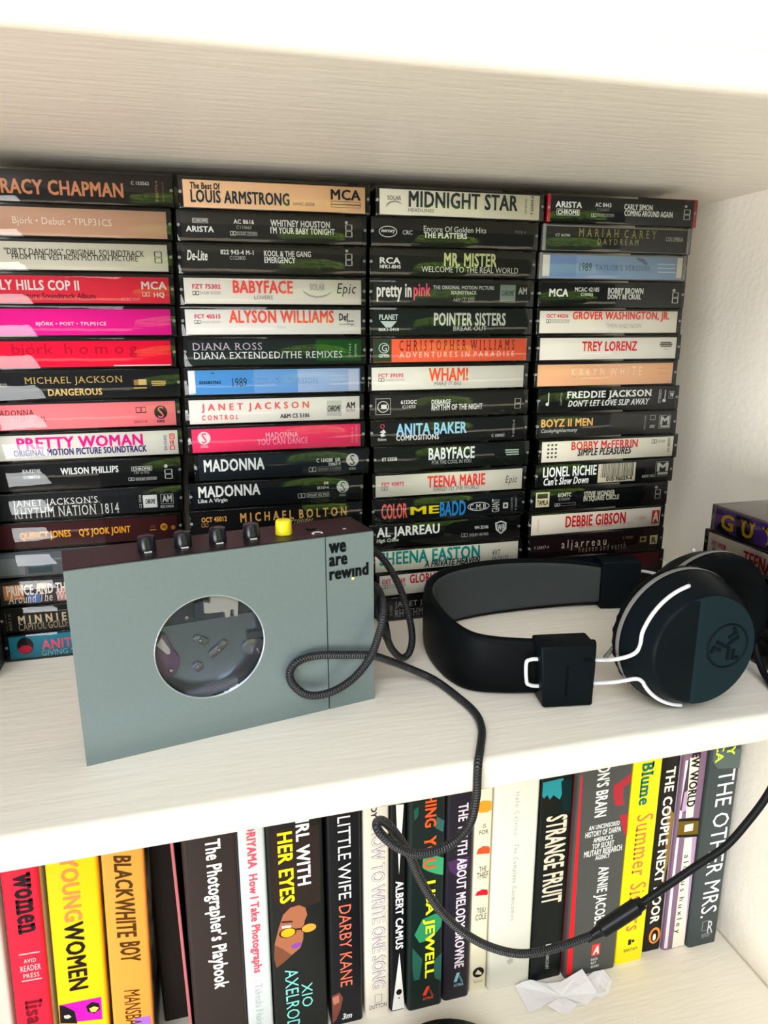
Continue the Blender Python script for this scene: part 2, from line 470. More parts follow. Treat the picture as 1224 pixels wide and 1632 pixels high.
T|C 100907|83.29|92.67|3.19|5.22|c8ccc4|b
T|9 60922-4|98.23|99.73|2.85|14.06|c8d4cc|v
@3|9|113.21|103.5|141c18|dark green cassette with white capitals and stripes
T|ET 53558|6.01|15.9|8.05|10.44|e0e4e0|b
T|BABYFACE|37.37|69.61|7.37|15.43|e8ecec|b
T|FOR THE COOL IN YOU|39.75|67.29|4.39|6.95|c8ccc8|n
R|91.61|101.5|11.18|12.05|c8d8cc
R|91.68|101.57|9.66|10.53|c8d8cc
R|92.44|101.65|8.12|8.99|c8d8cc
@3|10|112.14|86.25|dcd8ca|cream cassette with red title and thin subtitle
T|FET 40872|6.69|21.86|8.26|10.8|e0506a|b
T|TEENA MARIE|37.91|78.83|5.71|13.52|ea3c34|b
T|NAKED TO THE WORLD|41.85|74.64|2.99|5.72|666666|i
D|6.47|10.75|5.51|7.53|777777
T|Epic|93.59|102.41|4.29|10.72|555550|si
@3|11|111.71|69|0f1416|black cassette with coral yellow and blue words
T|COLOR|6.84|24.45|3.36|13.74|f2756a|b
T|ME|26.64|46.77|5.17|10.64|f2dc1e|b
T|BADD|47.31|65.72|2.59|12.87|2a86c8|b
O|67.06|83.04|4.89|10.91|d8d8d4
T|C.M.B.|68.67|81.64|6|9.68|e4e4e0|s
T|GIANT|84.77|90.41|3.02|12.45|dcdcd8|v
R|93|96.78|5.24|9.3|dcdcd8
R|94.06|95.72|6.37|8.18|141618
T|CASSETTE|98.75|100.17|3.57|12.83|a8a8a4|v
T|9 24429|101.84|103.27|3.59|12.19|c0c0bc|v
@3|12|109.59|51.75|0b0d0e|black cassette with tall white name and shield
T|AL JARREAU|5.87|49.72|6.26|15.1|ecece8|b
T|High Crime|5.62|20.92|4.07|7.27|e0e0dc|bi
T|W4 25106|74.93|85.12|9|11.38|d8d8d4|b
D|65.46|69.98|4.04|6.76|b8b8b4
T|DOLBY HX PRO|71.36|85.3|4.13|6.18|b8b8b4|b
P|dcdcd8|90.07|12.58|94.39|13.86|98.61|12.19|98.58|7.39|94.67|4.02|90.74|7.41
P|0b0d0e|91.16|11.82|94.43|12.83|97.57|11.47|97.48|7.93|94.62|5.4|91.79|7.9
T|WB|91.62|97.32|6.78|11.36|dcdcd8|b
@3|13|111.59|34.5|dedac8|cream cassette with teal capitals
T|SHEENA EASTON|5.53|77.29|7|16.28|128a80|b
T|A PRIVATE HEAVEN|37.13|77.68|3.28|7.88|14302c|bi
T|4XT|86.47|92.68|7.9|11.62|444440|n
T|EAZ4132|86.62|98.88|3.91|6.95|444440|n
@3|14|114.64|17.25|d8d4c4|cream cassette with dark red capitals behind the cable
T|OET 40769|4.27|20.43|9.94|13.36|c0304a|b
T|GLORIA ESTEFAN|23.79|66.48|8.91|15.39|b01828|b
D|4.81|8.36|6.62|9.35|444440
B|8.81|20.67|6.74|9.49|666660
T|DOLBY SYSTEM|9.25|20.22|7.43|8.91|777770|n
@3|15|116.81|0|121212|black cassette with dim grey serif lines
T|!!|3.7|9.31|3.82|11.49|6a6664|b
T|JANET JACKSON'S|11|57.74|8.37|13.53|a8a8a4|s
T|RHYTHM NATION 1814|11|65.04|2.09|7.65|a8a8a4|s
@4|0|226.9|258.75|16181a|black cassette in a red edged case
T|ARISTA|5.85|24.29|9.15|12.84|ecece8|b
B|6.88|23|4.62|8.42|d8d8d4
T|CHROME|7.52|22.46|5.07|7.88|e0e0dc|b
T|AC 8443|33.66|45.21|10.41|12.96|dcdcd8|b
T|C154097|35.21|44.02|7.85|9.68|8a8a86|n
D|31.3|34.81|4.32|6.42|c8c8c4
B|35.24|47.85|4.79|6.53|8a8a86
T|DOLBY SYSTEM|35.68|47.41|5.06|6.26|b0b0ac|n
T|CARLY SIMON|54.68|75.58|9.5|13.01|e4e4e0|b
T|COMING AROUND AGAIN|55.05|91.01|5.67|9.3|e4e4e0|b
V|99.59|104.53|4.85|11.18|e4e4e0
C|99.7|101.8|12.19|13.89|c8c8c4
@4|1|224.57|241.5|2a2b2a|grey cassette with spaced olive capitals
T|CT 66700|9.1|19.35|9.25|10.9|c0c0ba|b
T|M A R I A H  C A R E Y|25.5|82.61|9.5|14.54|a49e58|s
T|D A Y D R E A M|39.43|69.54|5.18|8.75|a8a25c|s
T|COLUMBIA|89.62|103.15|8.35|10.94|d0d0ca|s
@4|2|222.77|224.25|8aa2c0|pale blue cassette with white end bands
R|1.99|7.69|2.39|15.88|d8d6cc
R|101.69|106.11|2.4|15.64|dcd8cc
R|7.71|26.48|2.1|16.15|7a94b8
T|1989|28.77|37.66|5.67|10.77|33404c|n
T|TAYLOR'S VERSION|40.27|80.48|6.5|9.95|5c6c84|s
R|86.69|100.27|10.57|11.25|c8d0dc
R|86.95|100.55|8.13|8.82|c8d0dc
R|87.21|100.83|5.69|6.37|c8d0dc
P|6a7a90|69.98|14.94|75.84|14.1|79.04|11.27|78.6|9.81|74.93|11.67|70.7|13.52
@4|3|223.03|207|16181a|black cassette with bold corner logo
T|MCA|8.15|21.89|6.87|11.92|f0f0ec|b
T|MCAC 42185|26.41|44.13|10.22|12.91|e4e4e0|b
T|C100821|30.87|39.63|7.52|9.45|c8c8c4|b
T|BOBBY BROWN|50.68|77.27|9.04|12.85|ecece8|b
T|DON'T BE CRUEL|50.76|75.88|5.6|8.93|ecece8|b
V|100.05|104.87|3.38|10.38|ecece8
C|99.75|102.15|10.67|12.66|c8c8c4
@4|4|223.11|189.75|e6e0d4|white cassette with long orange red title
T|OCT 44256|7.29|23.02|10.91|13.34|e0485a|b
D|7.27|10.8|7.61|9.94|555555
B|11.35|23.93|7.7|9.85|999994
T|DOLBY SYSTEM|11.79|23.48|8.09|9.46|999994|n
T|GROVER WASHINGTON, JR.|26.2|99.55|8.28|15.04|ea4630|b
T|THEN AND NOW|51.1|78.62|4.28|7.28|b0aca4|n
@4|5|224.06|172.5|e4dfd5|white cassette with red title and striped mark
T|TREY LORENZ|33.4|75.18|6.56|13.03|d8202c|b
R|93.46|101.99|11.51|12.23|262626
R|92.86|102.86|10.27|11.1|262626
R|93.73|102.27|9.03|9.75|262626
T|epic|95.89|99.8|6.86|7.89|888884|n
@4|6|223.57|155.25|e8b58c|peach cassette with faint pale title
T|K A R Y N  W H I T E|27.34|81.11|7.07|13.15|f6dcc2|s
R|92.8|102.26|11.32|11.95|d8a47c
R|94.65|103.28|7.72|8.35|d8a47c
@4|7|226.47|138|101214|black cassette with heavy white serif title
T|FREDDIE JACKSON|21.71|87.4|8.55|14.73|ecece8|sb
T|DON'T LET LOVE SLIP AWAY|23.21|86.21|4.34|8.66|e4e4e0|sbi
T|STEREO|93.17|95.27|5.11|14.43|d8d8d4|v
C|96.6|99.34|5.45|7.82|e0e0dc
R|98.04|98.92|6.82|14.12|b8b8b4
B|101.4|106.15|7.98|12.92|e0e0dc
T|W|102.27|105.27|8.84|12.07|e0e0dc|b
C|6.45|8.95|5.37|7.63|d8d8d4
R|8.16|8.84|6.37|14.16|d8d8d4
T|CAPITOL|17.07|18.45|5.69|13.94|a8a8a4|v
@4|8|226.43|120.75|2b2b29|charcoal cassette with gold name at one end
T|BOYZ II MEN|3.8|42.77|8.17|13.64|e2ae6a|b
T|Cooleyhighharmony|4.12|31.38|3.74|7.11|dcdcd4|i
T|MOTOWN|83.37|84.6|3.99|13.77|b8b8b0|v
B|87.85|92.07|10.53|13.78|d8d8d0
T|CRC|87.99|92.23|4.98|6.95|d8d8d0|bi
B|95.38|104.44|4.28|13.58|d0d0c8
T|M|96.29|103.59|6.69|12.82|c0c0b8|b
R|96.74|104.05|4.93|6.25|c0c0b8
@4|9|229.46|103.5|ded8c8|cream cassette with red and black slanted lines
T|BOBBY McFERRIN|24.89|76.93|8.79|14.66|d03a3c|b
T|SIMPLE PLEASURES|29.83|72.3|4.42|9.67|1c1c1c|bi
G|6.72|14.28|4.05|13.98|3c3c3a
D|88.2|92.35|10.8|13.68|555550
T|DOLBY SYSTEM|93.21|99.16|11.44|12.99|777772|n
T|E4 48059|101.48|103.39|4.47|14.41|333330|v
@4|10|227.91|86.25|0b0d0f|black cassette with barcode on its spine
T|LIONEL RICHIE|6.04|47.3|8.82|16.03|f0f0ec|b
T|Can't Slow Down|6.78|41.53|3.05|8.54|ecece8|bi
R|48.71|78.62|2.79|16.18|dcd4bc
K|50.04|77.83|6.25|16.16|1a1814
T|010-96059-4|55.43|76.29|3.59|6.51|26241e|b
B|95.05|106.71|4.8|15.58|b8b8b0
T|M|96.17|105.39|8.45|14.79|c0c0b8|b
R|96.93|105.41|5.95|7.77|b8b8b0
T|6059 MC|84.17|94.71|4.54|6.58|c8c8c0|b
@4|11|224.85|69|0c0d0e|black cassette with square cream emblem
R|4.48|14.83|4.18|14.67|cfc6a0
R|5.5|13.5|10.27|13.79|3a3424
T|TAMLA|5.41|14.01|5.52|9.28|1e1c14|b
T|6134TC|21.13|31.53|10.54|13.43|d8d4c0|b
T|C153270|21.93|30.55|8|9.78|b0ac9c|n
D|19.1|22.92|3.89|6.12|c8c4b4
B|23.36|35.39|4.02|6.03|908c80
T|STEVIE WONDER|41.49|65.95|9.3|13.35|cfcab4|b
T|IN SQUARE CIRCLE|41.38|69.76|5.69|9.76|cfcab4|b
V|99.29|103.81|4.6|11.42|c8c4b4
C|98.75|101.07|12.17|14.24|a8a498
@4|12|224.15|51.75|ddd6c4|cream cassette with rounded red capitals
T|DEBBIE GIBSON|29.01|77.21|5.2|13.69|c2181c|b
T|ANYTHING IS POSSIBLE|39.66|66.6|3.83|6.36|d08078|n
T|C 100804|84.47|94.5|6.97|9.55|d8a098|n
T|7 82167-4|73.4|83.84|4.04|5.91|d8a098|n
R|98.95|105.33|3.12|13.12|b02a2a
T|A|99.6|104.8|4.18|12.18|e8d4c0|b
T|ATLANTIC|7.15|8.45|3.77|12.76|d8988c|v
@4|13|224.91|34.5|1a0d0e|dark maroon cassette with spaced lower case name
T|a l j a r r e a u|26.42|62.25|5.07|12.98|d0c0a8|n
T|h e a v e n  a n d  e a r t h|40.32|78.4|2.91|7.85|9a8a78|n
T|9 25847-4|4.9|16.53|7.95|10.24|a89c90|n
T|C 100907|75.53|84.51|10.16|12.28|8a6a48|n
R|90.08|95.67|6.54|11.07|8a7440
R|91.24|94.1|7.99|9.89|1a0d0e
R|98.58|104.88|4.4|11.22|d8c890
T|R|99.88|103.56|5.6|10.15|1a0d0e|b
@4|14|227.39|17.25|101326|midnight blue cassette with dark red end
R|74.68|108.81|3.08|15.8|4a1418
P|c8c8d0|54.81|13.53|58.53|14.15|59.87|13.09|57.58|10.33|61.3|11.19|62.47|12.27|64.45|11.27|62.77|8.69|60.83|9.22|61.35|10.6|58.27|9.68|56.07|10.35|58.01|12.78
@4|15|224.31|0|101012|plain black cassette behind the headband
"""
BOOKS = """
@white|-150|-129.7|-46|1.8|.205|.125|d6d2c8|d6d2c8|plain white book leaning against the red book
@red|-128.6|-108.4|-46|2.2|.212|.128|ea1e3c|efe6da|red book with dark serif title and thin white rules
Td|women|6.58|16.22|126.45|169.08|2a1a20|sb
R|5.61|17.07|111.63|112.35|f6c8c8
T|AVID|7.75|14.66|105.47|108.26|f8d8d8|s
T|READER|5.56|17.01|99.53|103.7|f8d8d8|s
T|PRESS|6.67|15.66|94.43|97.78|f8d8d8|s
R|5.62|16.73|92.15|92.89|f6c8c8
Td|lisa taddeo|6.06|15.68|16.36|77.6|7a1426|sb
@yellow|-104.8|-75.7|-45.5|2.2|.214|.128|f6c60c|f0dca0|yellow book with orange and black capitals
Td|YOUNG|8.32|18.35|128.11|173.84|f58a4a|b
Td|WOMEN|7.59|18.7|77.2|127.29|1a1614|b
P|d418b0|1.04|67.89|25.5|68.4|25.27|50.96|0.73|53.92
P|1a1416|1.28|67.83|4.08|66.56|9.54|61.26|10.57|51.31|0.73|53.92
P|e8d8c8|3.18|59.33|6.08|59.36|7.45|57.32|5.48|56.49|3.45|57.24
P|1a1416|16.37|63.43|19.88|65.9|23.97|63.74|24.38|59.13|21.01|56.61|17.09|58.75
P|f0c860|18.07|61.09|20.92|62.16|23.77|60.41|21.49|57.61|18.99|58.15
@gapbook|-45|-27.2|-12|0|.222|.09|241a17|1c1412|dark brown book pushed back beside the orange book
@orange|-73.3|-48.7|-45.5|2|.208|.125|fb9a3e|221e1c|orange book with brushed brown hand lettering
Td|BLACK|7.01|17.17|138.01|168.92|4a3410|bi
Td|WHITE|6.02|17.59|108.32|137.11|4a3410|bi
Td|BOY|7.15|19.23|89.83|105.81|4a3410|bi
Td|MANSBACH|7.59|17.31|29.67|68.82|4a3410|i
P|a868d0|12.79|45.36|22.45|45.12|22.91|35.9|12.86|38.04
@booklet|-25.8|-23.8|-41|-0.7|.205|.12|b8686e|3a2a2c|thin booklet with pink edge beside the dark brown book
@play|-22.6|11.6|-45.5|0.4|.225|.126|302725|2e2523|thick dark brown book with white narrow title
Td|The Photographer's Playbook|11.5|24.11|54.51|168.93|efeae6|b
@mori|12.2|29.1|-45.5|0.2|.215|.125|ccd2d2|c8cccc|pale grey book with coral rounded title
Td|MORIYAMA|5.32|11.15|142.64|181.05|ee5064|b
Td|How I Take Photographs|3.89|11.01|60.32|138.01|ee5064|b
Td|Takeshi Nakamoto|5.22|10.16|-1.14|50.91|b8c0c2|n
@eyes|29.9|66.7|-45.5|0|.21|.126|191b1a|141615|black book with painted face in yellow glasses
P|2e2420|3.31|168.32|34.41|166.28|33.82|106.48|21.33|104.93|8.04|103.62|2.12|118.58
Td|GIRL WITH|19.16|28.02|122.5|181|f2f2ee|b
Td|HER EYES|7.22|16.95|111.05|165.05|f0e020|b
P|a8684a|2.37|79.75|5.73|92.76|8.93|102.27|13.81|106.76|19.51|107.42|23.69|104.36|24.75|98.36|22.9|94.2|21.96|88.65|21.48|79.43|19.34|72.93|13.4|68.6|7.88|74.79
P|7a4a36|2.37|79.75|7.88|74.79|13.4|68.6|9.42|64.94|3.03|60.76|1.71|68.21
P|3a2420|7.61|97.45|14.38|96.33|15.28|94.73|7.74|95.93
P|e8ecec|7.65|93.43|13.78|92.8|13.72|90.97|7.77|91.67
C|5.58|17.26|83.37|91.18|3a2018
C2|6.89|16.31|83.78|90.67|f0b020
C|20.15|30.69|84.07|91.47|3a2018
C2|20.82|30.4|84.48|90.96|f2a038
P|3a2018|16.05|89.57|20.82|88.94|20.96|87.5|16.19|88.02
P|8a4ab0|13.2|76.32|17.08|77.64|20.26|77.4|19.4|74.68|15.97|73.23|14.07|73.74
Td|XIO|19.06|26.53|22.86|42.88|7fd6cc|n
Td|AXELROD|8.26|17.19|6.81|57.25|7fd6cc|n
@little|68.9|91.6|-45.6|0|.208|.127|111217|0c0d10|black book with thin white title and coral author line
Td|THE LITTLE|7.35|15.83|136.19|194.45|e6e6e6|n
Td|WIFE|7.11|15.61|105.07|133.17|e6e6e6|n
Td|DARBY KANE|7.09|15.43|32.49|100.17|e87058|n
P|7a4438|-0.15|26.43|6.14|28.33|8.58|22.64|6.9|14.35|3.66|5.21|-0.68|2.47
P|b87864|1.02|24.85|5.59|26.01|5.98|19.65|1.9|18.35
T|3m|7.59|14.75|3.96|9.02|e0e0e0|bi
@howto|93.7|111.2|-45.2|0|.203|.125|dad2c2|d8ceba|cream book with outlined lilac title
Td|JEFF TWEEDY|3.73|8.99|163.87|205.4|2a2628|b
Td|HOW TO WRITE ONE SONG|4.95|14.51|23.34|156.53|8a74a4|o
B|6.76|11.99|10.91|17.9|4a4640
T|DUTTON|2.75|15.34|5.89|9.73|5a564e|n
@camus|111.7|123.2|-45.5|0|.203|.12|101114|0c0d10|narrow black book with white pointed wedges
P|e4e2dc|3.96|170.82|9.36|170.33|6.24|115.97
P|e4e2dc|6.71|50.22|11.78|-0.99|1.29|0.85
Td|ALBERT CAMUS|3.76|9.31|53.82|110.72|f0f0ee|b
C|4.36|8.61|13.47|18.58|101114
C|5.96|7.03|10|11.29|101114
@lisa|123.8|150|-48.5|0|.21|.126|12201e|0e1816|dark green book with yellow author name
P|3f9a68|10.16|128.13|18.82|128.31|25.04|124.89|24.78|111.02|19.05|113.48|12.84|117.2|9.74|120.2
P|2f8a5c|4.59|65.88|10.21|77.74|19.58|80.23|25.41|77.59|23.99|68.22|16.73|59.07|8.32|58.2
P|24584a|3.11|55.28|10.58|43.4|8.64|26.38|4.38|26.31|3.24|37.93
P|24584a|3.29|166.43|6.73|169.04|6.3|161.45|3.85|158.63
P|2c5a50|19.14|39.83|24.93|45.77|24.85|20.53|19.91|24.47
P|34605a|19.34|158.87|24.99|154.41|24.14|145.6|18.47|150.13
Td|WATCHING|11.08|19.18|151.58|234.26|ee5a28|b
Td|YOU|10.62|19.39|118.76|144.37|ee5a28|b
Td|LISA JEWELL|10.51|19.36|26.23|108.49|e8ea2a|b
P|e84a30|10.93|11.45|14.07|18.74|16.45|18.44|13.53|10.69
P|8a3a2a|16.47|16.52|19.83|8.86|18.09|8.85|15.85|14.77
T|ATRIA|11.17|19.1|7.13|9.46|e84a30|b
@melody|150.8|171.1|-47.5|0|.208|.126|1f1b26|17141c|dark purple book with bold lilac white title
P|4a2c56|1.6|119.81|7.84|120.77|17.27|121.62|16.49|111.83|8.17|106.63|2.8|112.55
Td|THE TRUTH ABOUT MELODY BROWNE|8.13|15.39|27.63|164.69|e0d0dc|b
P|8cc0cc|7.93|15.33|10.17|23.06|12.59|23.03|10.36|14.9
P|5a8a98|12.42|21.15|15.48|13.84|13.93|13.63|11.8|19.4
T|ATRIA|7.97|15.55|10.99|13.61|8cc0cc|b
@thief|172|185.3|-45.6|0|.2|.12|e4dbc0|dcd0b0|narrow cream book with orange and red half discs
P|f09a28|1.84|156.58|2.59|161.32|5.6|162.57|11.33|161.11|12.09|158.89|11.93|154|8.79|152.53|3.65|153.04|2.13|154.32
T|IS|6.06|8.36|140.44|143.82|5a5648|n
T|FOR|3.58|10.28|135.38|138.91|5a5648|n
P|f0522a|1.86|119.82|3.11|123.99|6.85|125.72|11.17|124.55|12.07|122.07|11.86|118.55
T|THE|4.33|9.85|104.83|108.98|5a5648|n
T|THIEF|2.75|11.34|98.88|104.1|5a5648|n
P|d8182c|1.89|85.21|3.44|88.12|7.5|89.53|11.07|88.43|11.87|85.88|11.47|83.86
T|TEJU|3.71|10.4|68.56|73.94|5a5648|n
T|COLE|2.8|11.18|63.61|68.62|5a5648|n
C|2.27|11.09|12.28|21.36|141414
P|e0d8c4|4.15|15.7|6.22|19.34|9.38|15.65|9.07|14.05
T|faber|3.11|10.86|7.55|10.69|a8a090|n
@calvino|185.8|218.8|-48.4|0|.214|.126|dddbce|d2ccbc|thick off white book with faint typewriter lettering
Td|Italo Calvino|14.57|17.86|132|166.56|b4b4aa|m
Td|The Complete Cosmicomics|13.98|18.68|59.85|124.6|acaca2|m
T|*|14.01|19|20.52|26.2|b8b8ae|b
R|32.19|33.42|-3.95|170.53|b4ae9e
@strange|219.3|244.8|-49.3|0|.21|.126|07100f|07100f|black book with tall cream capitals and teal top
P|2a8a92|-0.47|171.25|16.31|172.14|16.45|161.01|14.44|155.16|9.39|159.85|4.98|154.48|0.51|160.28
P|1a1a16|-0.46|156.75|4.6|160.74|9.33|151.15|4.45|143.33|0.33|142.89
P|0a2424|14.67|169.98|22.98|170.32|23.65|143.33|17.45|145.81
Td|STRANGE FRUIT|4.96|21.4|68.24|142.81|d8ccb4|b
R|10.89|15.5|26.69|31.7|c8c8c4
Td|HARCOURT|11.69|14.27|8.88|22.65|c8c8c4|n
@pent|245.4|288.5|-53.8|0|.228|.127|4a4a48|c81a26|thick grey book with bright red cover edge
P|e02028|-4.97|175.42|2.11|175.25|5.65|3.51|0.1|4.25
P|a83038|27.2|162.39|33.85|165.39|41.03|170.42|41.07|162.67|35.79|159.4|36|149.41|37.83|144.77|30.1|145.11|27.95|153.78
P|a83038|34.34|136.81|41.38|136.87|41.88|116.29|37.43|126.02
Td|THE PENTAGON'S BRAIN|13.73|23.83|138.6|255.3|dcdcd8|b
T|AN UNCENSORED|10.31|35.12|128.71|132.53|dcdcd8|b
T|HISTORY OF DARPA|7.93|36.62|122.98|127.71|dcdcd8|b
T|AMERICA'S|14.67|30.49|117.64|121.96|dcdcd8|b
T|TOP SECRET|14.1|31.82|112.28|116.76|dcdcd8|b
T|MILITARY RESEARCH|8.01|38.69|106.59|111.71|dcdcd8|b
T|AGENCY|17.46|29.24|102.42|106.2|dcdcd8|b
Td|ANNIE JACOBSEN|18.2|29.62|35.68|95.7|dcdcd8|b
R|21.02|27.9|15.9|26.41|d8483c
T|A|22.08|27.17|17.18|24.74|f0e4dc|bi
T|BACK|20.95|26.66|11.64|13.95|c8c8c4|b
T|BAY|21.21|25.72|8.48|10.81|c8c8c4|b
T|BOOKS|21.46|28.1|4.87|7.2|c8c8c4|b
@summer|289|313|-52.4|0|.206|.12|f2dc10|e8d8a0|bright yellow book with green and rose serif lettering
Td|Judy Blume|3.6|16.49|140.53|218.22|1a6a60|sb
Td|Summer Sisters|6.57|20.29|29.67|132.27|c8704a|s
R|9.7|12.33|16.28|21.29|26241c
R|12.82|15|18.17|20.51|26241c
T|BANTAM|6.48|17.98|10.26|13.12|6a6430|n
@couple|315.7|332|-47.7|0|.198|.12|14120e|100e0c|narrow black book with orange oval mark
P|8a6a3a|8.55|130.24|15.56|123.63|14.63|102.55|15.21|83.85|13.5|71.67|12.86|49.51|11.67|81.5|10.09|109.59
Td|THE COUPLE NEXT DOOR|4.22|12.23|26.29|164.6|ece6d6|b
C|4.88|15.13|6.22|21.58|e88a3a
C2|6.83|13.23|7.77|19.37|1a1612
C2|8.41|11.29|8.88|15.72|ece8e0
@hux|332.5|352.7|-50.5|0|.198|.12|7c6078|c8bcc4|purple and white book with cream title strip
P|d8d0d4|-2.3|169.83|3.1|170.05|3.01|78.91|3.96|1.69|0.13|2.2|-3.23|80.29
P|4a3a4a|3.51|170.27|6.43|170.49|5.27|124.42|0.32|128.38
P|b898b8|3.11|142.69|6.55|145|6.44|127.19|2.21|125.02
P|b090b0|12.53|101.68|18.61|101.96|21.23|29.7|20.12|-0.89
P|e6dccb|4.38|171.55|12.68|171.29|13.05|119.87|6.71|119.92
P|e6dccb|7.89|102.34|14.65|101.86|20.22|-1.76|8.32|-0.64
Td|NEW WORLD|5.94|13.23|129.25|181.21|1e1a1c|b
P|1a1608|-3.27|120.7|19.08|117.77|20.22|101.32|-1.71|104.34
P|6a5418|-2.1|118.37|18.77|115.4|19.63|103.59|-1.03|106.33
R|6.78|14.23|107.85|114.09|e4dcc8
Td|a l d o u s  h u x l e y|7.94|14.01|14.29|87.13|2e2a2c|n
@mrs|353.2|379.7|-53.4|0|.21|.126|3a4242|262c2c|slate grey book with pale thin capitals by the side wall
P|586460|0.56|176.56|27.07|174.02|27.6|157.71|6.26|160.57|0.85|167.6
Td|KUBICA|3.03|10.01|165.75|215.22|c8e03a|b
Td|MARY|12.49|19.71|170.13|201.09|c8e03a|b
Td|THE OTHER MRS.|7.9|22.3|26.57|158.18|e8eaea|n
B|11.06|17.35|13.61|22.55|d0d4d4
T|R|16.11|21.1|10.42|22.16|d0d4d4|n
T|PARK ROW|11.4|21.05|8.85|10.93|a8acac|n
T|BOOKS|11.68|18.67|7.1|8.84|a8acac|n
"""

# ------------------------------------------------------------------ lettering engine
GLYPH = {}
def style_key(t, st): return (t, ''.join(ch for ch in sorted(st) if ch in 'bisomh'))
def request(t, st):
    GLYPH.setdefault(style_key(t, st), None)
    if 'o' in st: GLYPH.setdefault((t, '_'), None)
def make_glyphs():
    tmp = {}
    for (t, st) in GLYPH:
        cu = bpy.data.curves.new('tmp', 'FONT'); cu.body = t; cu.resolution_u = 2; cu.fill_mode = 'FRONT'
        if 'i' in st: cu.shear = .25
        if 'm' in st: cu.space_character = 1.35
        if 's' in st: cu.space_character = 1.12
        if 'b' in st: cu.space_character = max(cu.space_character, 1.06)
        o = bpy.data.objects.new('tmp', cu); C.objects.link(o); tmp[(t, st)] = o
    bpy.context.view_layer.update()
    dg = bpy.context.evaluated_depsgraph_get()
    for k, o in tmp.items():
        me = bpy.data.meshes.new_from_object(o.evaluated_get(dg))
        vs = [(v.co.x, v.co.y) for v in me.vertices]; fs = [tuple(p.vertices) for p in me.polygons]
        if 's' in k[1] and vs:                       # slab serifs on every flat stem end
            cnt = {}
            for f in fs:
                for i in range(len(f)):
                    e = tuple(sorted((f[i], f[(i+1) % len(f)]))); cnt[e] = cnt.get(e, 0) + 1
            h = .055 if 'b' not in k[1] else .07; ov = .06
            ys = [v[1] for v in vs]; ytop = max(ys)
            for (a, b), n_ in cnt.items():
                if n_ != 1: continue
                (xa, ya), (xb, yb) = vs[a], vs[b]
                L = abs(xa - xb)
                if abs(ya - yb) < .004 and .04 < L < .2:
                    up = ya > .25
                    if not up and abs(ya) > .04: continue
                    if up and not (abs(ya - ytop) < .06 or abs(ya - .53) < .05): continue
                    x0, x1 = min(xa, xb) - ov, max(xa, xb) + ov
                    y0, y1 = (ya - h, ya) if up else (ya, ya + h)
                    n0 = len(vs); vs += [(x0, y0), (x1, y0), (x1, y1), (x0, y1)]; fs.append((n0, n0+1, n0+2, n0+3))
        if 'b' in k[1] or 'o' in k[1]:               # heavy face: the same glyphs spread a little to every side
            n0 = len(vs); d = .031 if 'h' not in k[1] else .046; v0, f0 = list(vs), list(fs)
            for dx, dy in ((d, d*.6), (-d, d*.6), (d, -d*.6), (-d, -d*.6)):
                o_ = len(vs); vs += [(x + dx, y + dy) for x, y in v0]; fs += [tuple(i + o_ for i in f) for f in f0]
        GLYPH[k] = (vs, fs)
        bpy.data.meshes.remove(me)
    for o in tmp.values():
        cu = o.data; bpy.data.objects.remove(o, do_unlink=True); bpy.data.curves.remove(cu)
def parse(line):
    w_ = line.split('|')
    if w_[0][0] == 'T': return ('T', w_[1], [float(v) for v in w_[2:6]], w_[6], (w_[7] if len(w_) > 7 else 'n') + w_[0][1:])
    if w_[0] == 'P': 
        n = [float(v) for v in w_[2:]]
        return ('P', [(n[i], n[i+1]) for i in range(0, len(n), 2)], None, w_[1], '')
    return (w_[0], None, [float(v) for v in w_[1:5]], w_[5], '')
EPS = 5e-5
